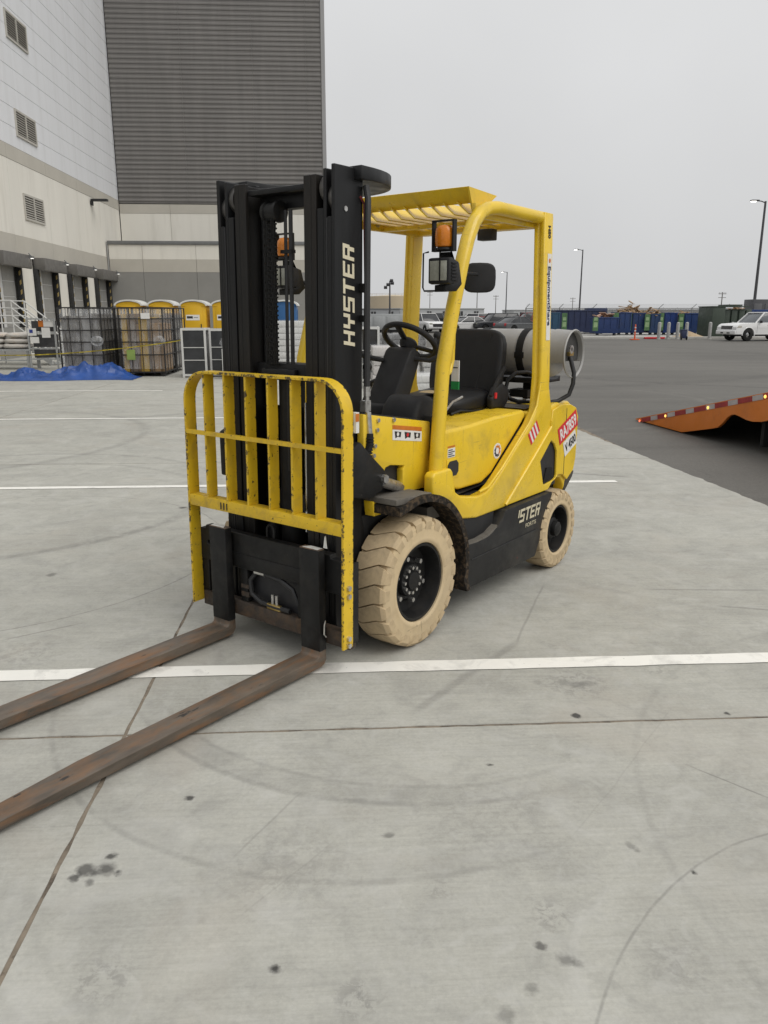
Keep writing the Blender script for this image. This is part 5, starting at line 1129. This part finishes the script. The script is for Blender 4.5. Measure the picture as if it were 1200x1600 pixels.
# ---- white pickup
def pickup():
    t = thing('pickup_truck', 'white double cab pickup with chrome wheels before the dumpsters', 'pickup', (25.6, 49.2, 0), R(193))
    pw = P_['white']; T0 = 0.0; YC = -.80   # origin at the near front wheel contact; the body centre lies to its right side
    # local x forward, y left ; the near side is the left side
    def o(mb): mb.xf(Matrix.Translation((0, YC, 0))); return mb
    body = [(.92, .42), (.95, .62), (.93, .86), (.80, .99), (.62, 1.06), (-.55, 1.12), (-2.15, 1.13), (-4.15, 1.13), (-4.2, .60), (-4.1, .45), (-3.62, .45)]
    body += [(-3.20 + .44 * math.cos(R(a)), .38 + .44 * math.sin(R(a))) for a in range(180, -1, -20)] + [(-2.7, .40), (-.5, .40)] + [(.44 * math.cos(R(a)), .38 + .44 * math.sin(R(a))) for a in range(180, -1, -20)] + [(.5, .42)]
    o(MB().prism(body, 'y', -.90, .90)).build('body', pw, t, bevel=.05, seg=3, bang=35)
    m = MB().prism([(-.55, 1.10), (-1.20, 1.70), (-2.35, 1.74), (-2.62, 1.12)], 'y', -.80, .80)
    for v in m.bm.verts:
        if v.co.z > 1.4: v.co.y *= .86
    o(m).build('windows', mat('car_glass', (.12, .13, .14), .08), t, bevel=.02)
    o(MB().box(-2.40, -1.16, -.70, .70, 1.70, 1.775)).build('roof', pw, t, bevel=.035)
    for s in (1, -1):
        for p, q in (((-.53, s * .82, 1.10), (-1.20, s * .70, 1.72)), ((-1.55, s * .83, 1.10), (-1.68, s * .71, 1.72)), ((-2.60, s * .83, 1.10), (-2.36, s * .71, 1.73))): o(MB().bar(p, q, .09, .035, (0, 1, 0))).build('pillar', pw, t)
        for cx in (0, -3.20):
            w_ = MB().lathe([(.17, -.12), (.17, .12), (.33, .12), (.375, .09), (.375, -.09), (.33, -.12)], 28, 'y', close=True).build('wheel', rubber, t, loc=(cx, YC + s * .78, .375))
            MB().lathe([(.02, s * .09), (.07, s * .09), (.09, s * .06), (.20, s * .04), (.225, s * .11), (.225, 0), (.02, 0)], 24, 'y').build('rim', chrome, w_)
            o(MB().tube([(cx + .46 * math.cos(R(a)), s * .885, .38 + .46 * math.sin(R(a))) for a in range(185, -6, -10)], .035, 8)).build('arch_flare', pw, t)
        o(MB().prism([(.935, .80), (.80, .96), (.52, .94), (.55, .82)], 'y', s * .56, s * .905)).build('headlight', mat('headlight_glass', (.45, .42, .36), .15), t, bevel=.02)
        o(MB().box(-.75, -.85, s * .905, s * 1.06, 1.10, 1.26)).build('mirror', blk_plastic, t, bevel=.03)
        for xa in (-.62, -1.62): o(MB().box(xa, xa - .012, s * .893, s * .903, .50, 1.10)).build('door_seam', black_dec, t)
        for xa in (-1.40, -2.38): o(MB().box(xa, xa - .16, s * .900, s * .925, .95, .985)).build('handle', black_dec, t)
    o(MB().box(.87, .945, -.50, .50, .72, .93)).build('grille', black_dec, t, bevel=.01)
    for z in (.78, .85): o(MB().box(.945, .955, -.48, .48, z, z + .015)).build('grille_bar', steel, t)
    o(MB().box(.86, 1.02, -.90, .90, .40, .66)).build('bumper', pw, t, bevel=.05, seg=3)
    o(MB().box(1.02, 1.03, -.42, .42, .46, .54)).build('bumper_slot', black_dec, t); o(MB().box(1.03, 1.036, -.16, .16, .44, .56)).build('number_plate', white_dec, t)
    o(MB().box(-4.0, -2.75, -.8, .8, 1.131, 1.134)).build('bed', black_dec, t)
    o(MB().box(-3.9, .4, -.8, .8, .30, .41)).build('underside', black_dec, t)
pickup()
# ---- containers and dumpsters
navy = mat('navy_container', (.018, .028, .075), .55, var=.12, scale=2, dirt=((.05, .05, .06), .55, .75, 1.5, .5))
blue_d = mat('blue_dumpster', (.012, .034, .125), .5, var=.14, scale=2, dirt=((.03, .035, .05), .55, .75, 2, .5))
green_p = mat('green_panel', (.07, .15, .06), .6, var=.25, scale=3); green_l = mat('light_green_label', (.24, .35, .18), .6, var=.2)
comp_g = mat('compactor_green', (.035, .05, .036), .55, var=.15, scale=1.5)
def dumpster(label, x0, x1, y0, y1, h, mt, ribs=4, group='blue dumpsters along the fence', slope=True, sign=None):
    d = thing('dumpster', label, 'dumpster', ((x0 + x1) / 2, y0, .03), 0, group); w_ = (x1 - x0) / 2; D_ = y1 - y0
    pr = [(0 + (.12 if slope else 0), .16), (0, .55), (0, h), (D_, h), (D_, .16)]
    m = MB().prism(pr, 'x', -w_, w_); bmesh.ops.delete(m.bm, geom=[f for f in m.bm.faces if abs(f.calc_center_median().z - h) < .001], context='FACES_ONLY')
    m.build('hull', mt, d)
    MB().box(-w_ + .05, w_ - .05, .06, D_ - .06, h - .3, h - .25).build('fill', black_dec, d)
    for y in (-.035, D_ - .03): MB().box(-w_ - .03, w_ + .03, y, y + .065, h - .07, h + .02).build('rim', mt, d, bevel=.01)
    for x in (-w_ - .03, w_ - .03): MB().box(x, x + .06, .031, D_ - .031, h - .07, h + .018).build('rim', mt, d)
    for k in range(ribs):
        x = -w_ + .06 + (2 * w_ - .16) * k / max(1, ribs - 1); MB().box(x, x + .05, -.045, -.003, .56, h - .075).build('rib', mt, d)
        MB().box(w_ + .002, w_ + .045, .15 + (D_ - .3) * k / max(1, ribs - 1), .21 + (D_ - .3) * k / max(1, ribs - 1), .2, h - .08).build('rib', mt, d)
    for x in (-w_ + .1, w_ - .25): MB().box(x, x + .15, .2, .5, 0, .155).build('skid', black_dec, d)
    if sign is not None:
        s_ = MB().box(sign, sign + .42, -.09, -.05, .35, h - .02).build('sign_panel', green_p, d); MB().box(sign + .06, sign + .36, -.096, -.091, .62, 1.0).build('sign_label', green_l, s_); MB().box(sign + .08, sign + .34, -.096, -.091, 1.12, 1.38).build('sign_label', green_l, s_)
    return d
dumpster('long navy container left of the dumpster row', 18.2, 22.4, 67, 69.4, 1.92, navy, 9, slope=False)
dumpster('teal end of a dumpster just right of the rear guard post', 16.6, 17.7, 64, 66, 1.72, mat('teal_dumpster', (.02, .07, .13), .5), 3, sign=.7)
dumpster('low blue dumpster with cardboard on top before the navy container', 19.95, 21.65, 61.5, 63.3, 1.36, blue_d, 4, sign=-1.2)
for k, (x0, x1, lab) in enumerate(((22.2, 23.2, 'blue dumpster piled with wood, first right of the low one'), (23.35, 24.4, 'blue dumpster piled with wood behind the orange delineator'), (24.75, 25.55, 'blue dumpster behind the two left bollards'), (25.95, 27.0, 'blue dumpster behind the wheeled bin and bollards'), (27.5, 28.75, 'blue dumpster next to the green compactor'))):
    dumpster(lab, x0, x1, 63 + .2 * (k % 2), 65, (1.74, 1.70, 1.62, 1.72, 1.68)[k], mat('blue_dumpster_%d' % k, ((.014, .040, .135), (.012, .034, .115), (.018, .045, .12), (.010, .036, .16), (.013, .040, .14))[k], .5, var=.14, scale=2, dirt=((.04, .04, .045), .5, .75, 2, .6)), 3, sign=-(x1 - x0) / 2 - .5)
dumpster('long blue container behind the white pickup', 31.6, 36.0, 64.5, 67, 1.95, mat('bright_blue_container', (.012, .042, .16), .5, var=.1), 8, slope=False)
def rubble(label, cx, cy, z0, rx, ry, hz, n, seed, name='wood_pile'):
    r = random.Random(seed); m = MB()
    for k in range(n):
        a = r.uniform(0, 6.28); q = r.random() ** .5; z = z0 + hz * (1 - q) * r.random() + .05
        m.obox((cx + rx * q * math.cos(a), cy + ry * q * math.sin(a), z), (r.uniform(.3, 1.0), r.uniform(.08, .16), r.uniform(.03, .08)), Matrix.Rotation(r.uniform(0, 6.28), 3, 'Z') @ Matrix.Rotation(r.uniform(-.5, .5), 3, 'Y'))
    o = m.build(name, mat('scrap_wood', (.36, .25, .15), .9, var=.3, scale=2)); tag(o, label, 'scrap wood', kind='stuff')
rubble('heap of scrap wood on the left blue dumpsters', 23.3, 64, 1.6, 1.15, .7, 1.05, 90, 1)
rubble('heap of scrap wood on the middle blue dumpsters', 25.1, 64, 1.55, .9, .7, .7, 50, 2)
rubble('scrap boards showing above the right blue dumpster', 27.6, 64, 1.55, .7, .7, .35, 26, 5)
rubble('heap of scrap wood on the long blue container', 33.1, 65.7, 1.75, .8, .9, .65, 46, 3)
m = MB()
for k in range(5): m.obox((20.7 + .25 * (k - 2), 62.3 + .2 * (k % 2), 1.45 + .10 * (k % 3)), (.7, .5, .05), Matrix.Rotation(.4 * k, 3, 'Z') @ Matrix.Rotation(.35 * (-1) ** k, 3, 'Y'))
tag(m.build('cardboard_heap', mat('pinkish_cardboard', (.50, .33, .24), .85)), 'flattened cardboard lying on the low blue dumpster', 'cardboard', kind='stuff')
cp = thing('compactor', 'dark green waste compactor right of the blue dumpsters', 'compactor', (29.0, 58.2, .03))
MB().box(-1.5, -.55, 0, 2.4, .02, 2.12).build('press_body', comp_g, cp, bevel=.02)
MB().box(-.545, 1.6, .35, 2.6, .12, 1.98).build('container', comp_g, cp, bevel=.02)
MB().box(-1.55, 1.2, -.04, 2.44, 2.125, 2.19).box(-.2, .9, .4, 2.0, 2.20, 2.30).build('hopper_rim', comp_g, cp, bevel=.01)
for x in (-.50, .05, .62, 1.15): MB().box(x, x + .42, .22, .345, .2, 1.90).build('door_panel', comp_g, cp, bevel=.02)
MB().box(-.4, 1.5, .5, 2.3, 0, .115).build('skid', black_dec, cp)
ec = thing('equipment_cabinet', 'dark grey equipment cabinet at the far right edge above the pickup', 'cabinet', (36.6, 68, .03))
MB().box(-1, 1, 0, 1.6, 0, 2.85).build('housing', mat('cabinet_grey', (.06, .06, .065), .5), ec, bevel=.03)
for x0_, x1_ in ((-.9, -.2), (.1, .9)): MB().box(x0_, x1_, -.03, -.002, .4, 2.5).build('door', mat('cabinet_door', (.09, .09, .095), .5), ec, bevel=.01)
ub = thing('utility_box', 'small navy box standing behind the navy container end', 'utility box', (23.0, 71, .03))
MB().box(-.9, .9, 0, 1, 0, 2.15).build('housing', navy, ub, bevel=.03); MB().box(-.8, .8, -.02, -.002, .2, 2.0).build('door', navy, ub)
# ---- bollards, delineator, bin, sand
bol = mat('bollard_grey', (.36, .36, .35), .6, var=.1, scale=4)
for x, y, lab in ((21.55, 53.2, 'grey bollard first on the left of the group of four'), (22.15, 53.1, 'grey bollard second from left of the group of four'), (22.70, 52.9, 'grey bollard just left of the wheeled bin'), (23.40, 53.1, 'grey bollard just right of the wheeled bin'), (25.25, 53.6, 'grey bollard standing alone before the green compactor'), (26.85, 53.7, 'grey bollard half hidden behind the pickup bonnet')):
    b_ = thing('bollard', lab, 'bollard', (x, y, 0), 0, 'grey concrete bollards before the dumpsters')
    MB().lathe([(.11, 0), (.11, 1.02), (.10, 1.08), (.06, 1.12), (.01, 1.13)], 16, 'z').build('post', bol, b_); MB().lathe([(.16, -.01), (.16, .02), (.112, .03)], 16, 'z').build('collar', apron_m, b_)
dl = thing('delineator', 'orange traffic delineator with a square base before the dumpsters', 'delineator', (19.45, 52.0, 0))
org = mat('traffic_orange', (.62, .10, .025), .5)
MB().prism([(-.26, -.26), (.26, -.26), (.26, .26), (-.26, .26)], 'z', 0, .06).build('base', org, dl, bevel=.02); MB().lathe([(.055, .061), (.05, .3), (.045, .95), (.03, 1.0)], 14, 'z').build('post', org, dl)
for z in (.55, .75): MB().lathe([(.056, z), (.056, z + .07)], 14, 'z').build('reflective_band', white_dec, dl)
bn = thing('wheeled_bin', 'small dark wheeled bin between the bollards', 'bin', (22.55, 51.6, 0)); bn.scale = (.66, .66, .66)
MB().prism([(-.22, .16), (.22, .16), (.28, .95), (-.28, .95)], 'y', -.25, .25).build('tub', navy, bn, bevel=.03)
MB().box(-.31, .31, -.28, .3, .955, 1.02).build('lid', navy, bn, bevel=.02)
for x in (-.30, .24): MB().lathe([(.05, 0), (.05, .06), (.19, .06), (.19, 0)], 18, 'x', o=(x, -.18, .19), close=True).build('wheel', rubber, bn)
m = MB(); n = 28; vs = [(0, 0, .45)] + [(1.25 * q * math.cos(2 * math.pi * k / n) * (1 + .08 * math.sin(5 * k)), .8 * q * math.sin(2 * math.pi * k / n), .45 * (1 - q) ** 1.1 + .001) for q in (.35, .7, 1) for k in range(n)]
m.faces(vs, [(0, 1 + k, 1 + (k + 1) % n) for k in range(n)] + [(1 + r_ * n + k, 1 + r_ * n + (k + 1) % n, 1 + (r_ + 1) * n + (k + 1) % n, 1 + (r_ + 1) * n + k) for r_ in range(2) for k in range(n)])
tag(m.build('sand_heap', mat('sand', (.36, .27, .17), .95, var=.2, scale=3), loc=(25.1, 56.6, .03)), 'low heap of tan sand right of the wheeled bin', 'sand', kind='stuff')
wsb = MB().box(20.9, 22.3, 53.95, 54.15, 0, .12).build('wheel_stop', red_dec, bevel=.02); tag(wsb, 'low red wheel stop behind the left bollards', 'wheel stop')
# ---- light poles
pole_m = mat('dark_pole', (.055, .055, .06), .5); lit = mat('lit_head', (1, .98, .92), .5, emit=((1, .96, .88), 9))
def light_pole(label, x, y, h, on=True):
    p = thing('light_pole', label, 'light pole', (x, y, 0), 0, 'lot light poles')
    MB().cyl((0, 0, 0), (0, 0, .9), .32, 16).build('footing', bol, p); MB().tube([(0, 0, .9), (0, 0, h)], .16, 10, r1=.10).build('pole', pole_m, p)
    MB().tube([(0, 0, h - .15), (-.5, -.15, h - .02), (-.9, -.25, h)], .05, 8).build('arm', pole_m, p)
    hd = MB().box(-1.6, -.85, -.50, -.02, h - .06, h + .08).build('lamp_head', pole_m, p, bevel=.03)
    MB().box(-1.55, -1.1, -.42, -.10, h - .085, h - .062).build('lamp_lens', lit, hd); 
light_pole('tall lit light pole rising behind the pickup at the right', 42.0, 80, 12.4)
light_pole('lit light pole above the navy container, middle of the three', 42.1, 140, 12.4)
light_pole('distant lit light pole right of the mirror', 43.6, 210, 12.2)
fl = thing('floodlight_pole', 'dark floodlight pole in front of the tan storage tank', 'light pole', (9.4, 150, 0))
MB().tube([(0, 0, 0), (0, 0, 7.6)], .18, 10, r1=.12).build('pole', pole_m, fl)
for k, (dx, z) in enumerate(((.3, 7.6), (-.35, 6.9), (.45, 7.15), (-.8, 6.4))): MB().obox((dx, -.2, z), (.6, .4, .45), Matrix.Rotation(R(35), 3, 'X')).build('floodlight', pole_m, fl, bevel=.03)
MB().bar((-.9, 0, 6.5), (.5, 0, 7.2), .1, .1).build('bracket', pole_m, fl)
def utility_pole(label, x, y, h):
    p = thing('utility_pole', label, 'utility pole', (x, y, 0), 0, 'far wooden utility poles')
    m_ = mat('hazed_pole_wood', (.17, .16, .15), .9); MB().tube([(0, 0, 0), (0, 0, h)], .17, 8, r1=.11).build('pole', m_, p)  # wood grey made paler, distance haze put into the colour
    for z in (h - .5, h - 1.4): MB().box(-1.0, 1.0, -.06, .06, z, z + .12).build('crossarm', m_, p)
    for x_ in (-.85, -.4, .4, .85): MB().cyl((x_, 0, h - .38), (x_, 0, h - .05), .06, 6).build('insulator', m_, p)
utility_pole('utility pole left of the guard leg above the low building', 33.7, 300, 9.8)
utility_pole('utility pole between mirror and lit pole', 58.4, 300, 8.4)
utility_pole('utility pole above the compactor', 96.5, 200, 7.0)
utility_pole('utility pole left of the middle lit pole', 87.5, 300, 7.6)
utility_pole('utility pole under the mirror', 44.5, 260, 11)
# ---- tank, buildings, trailer, fence on the skyline
tk = thing('storage_tank', 'round tan storage tank on the skyline behind the far guard post', 'tank', (25, 372, 0))
tan_t = mat('tan_tank', (.50, .42, .30), .7, var=.05, scale=.1)
MB().lathe([(11.5, 0), (11.5, 9.4), (11.2, 9.5), (.1, 10.2)], 64, 'z').build('shell', tan_t, tk, smooth=30)
MB().lathe([(11.45, 10.5), (11.52, 10.5), (11.52, 10.58), (11.45, 10.58)], 64, 'z', close=True).build('top_rail', tan_t, tk)
for k in range(24): MB().cyl((11.48 * math.cos(k * .2618), 11.48 * math.sin(k * .2618), 9.4), (11.48 * math.cos(k * .2618), 11.48 * math.sin(k * .2618), 10.5), .05, 5).build('rail_post', tan_t, tk)
MB().cyl((6.0, -10.2, 0), (6.0, -10.2, 14.5), .10, 6).build('vent_pipe', pole_m, tk)
far_w = mat('far_white_wall', (.44, .45, .45), .8, var=.04, scale=.2)
def far_shed(label, x0, x1, y, d_, h_, mt, wins):
    b_ = thing('far_building', label, 'building', ((x0 + x1) / 2, y, 0), 0, 'low buildings on the skyline'); w_ = (x1 - x0) / 2
    MB().box(-w_, w_, 0, d_, 0, h_).build('wall', mt, b_); MB().box(-w_ - .2, w_ + .2, -.2, d_ + .2, h_ + .001, h_ + .25).build('roof', flash if mt is not far_w else far_w, b_)
    for k in range(wins):
        x = -w_ + (2 * w_) * (k + .5) / wins; f = MB().box(x - .7, x + .7, -.06, -.003, h_ * .35, h_ * .78).build('window', black_dec, b_); MB().box(x - .06, x + .06, -.10, -.065, h_ * .35, h_ * .78).build('mullion', far_w, f)
    return b_
far_shed('long low white building behind the parked cars', 16, 46, 255, 14, 3.2, far_w, 6)
far_shed('low grey building at the left of the tan tank', -8, 18, 240, 14, 3.0, mat('far_grey_wall', (.30, .31, .32), .8), 5)
far_shed('pale far shed behind the rear guard post', 62, 110, 285, 20, 2.9, far_w, 8)
far_shed('long far shed on the skyline beyond the dumpsters', 112, 220, 320, 20, 3.0, mat('far_beige_wall', (.33, .32, .30), .8), 12)
tr_ = thing('generator_trailer', 'pale grey generator trailer standing behind the steering wheel', 'trailer', (2.8, 54, 0))
MB().box(-1.75, 1.75, 0, 1.4, .62, 1.66).build('housing', mat('pale_grey_housing', (.34, .355, .36), .5, var=.06), tr_, bevel=.04)
for x in (-1.4, -.5, .4): MB().box(x, x + .75, -.02, -.002, .75, 1.5).build('door', mat('pale_grey_door', (.37, .385, .39), .5), tr_, bevel=.01)
MB().box(-1.15, -.85, -.03, -.021, 1.25, 1.4).build('vent', black_dec, tr_)
MB().box(-1.8, 2.3, .1, 1.3, .45, .615).build('chassis', black_dec, tr_)
for x in (-.4, .45):
    for y in (.0, 1.2): MB().lathe([(.1, 0), (.1, .2), (.34, .2), (.34, 0)], 20, 'y', o=(x, y, .34), close=True).build('wheel', rubber, tr_)
MB().cyl((2.2, .7, 0), (2.2, .7, .5), .05, 8).build('jack_stand', black_dec, tr_)
fence_m = mat('fence_grey', (.22, .22, .215), .6)
def fence(label, x0, x1, y, h_, step, slats):
    f = thing('chain_link_fence', label, 'fence', (x0, y, 0), 0); n = int((x1 - x0) / step); w_ = x1 - x0
    for k in range(n + 1): MB().cyl((k * step, 0, 0), (k * step, 0, h_ + .05), .05, 6).bar((k * step, 0, h_ + .05), (k * step + .28, -.28, h_ + .40), .04, .04).build('post', fence_m, f)
    for z in (h_, .1): MB().box(0, w_, -.025, .025, z - .03, z + .03).build('rail', fence_m, f)
    for j in range(3): MB().box(0, w_, -.09 - .09 * j, -.08 - .09 * j, h_ + .13 + .11 * j, h_ + .145 + .11 * j).build('barbed_wire', fence_m, f)
    m = MB(); x = .05
    while x < w_: m.box(x, x + slats[0], -.012, .012, .12, h_ - .04); x += slats[1]
    o = m.build('infill_slats', fence_m, f); o['kind'] = 'stuff'
fence('grey slatted fence on the skyline above the parked cars', 40, 88, 165, 2.6, 3.0, (.22, .35))
fence('chain link fence with barbed wire behind the dumpsters', 17, 48, 73, 2.15, 3.1, (.015, .12))
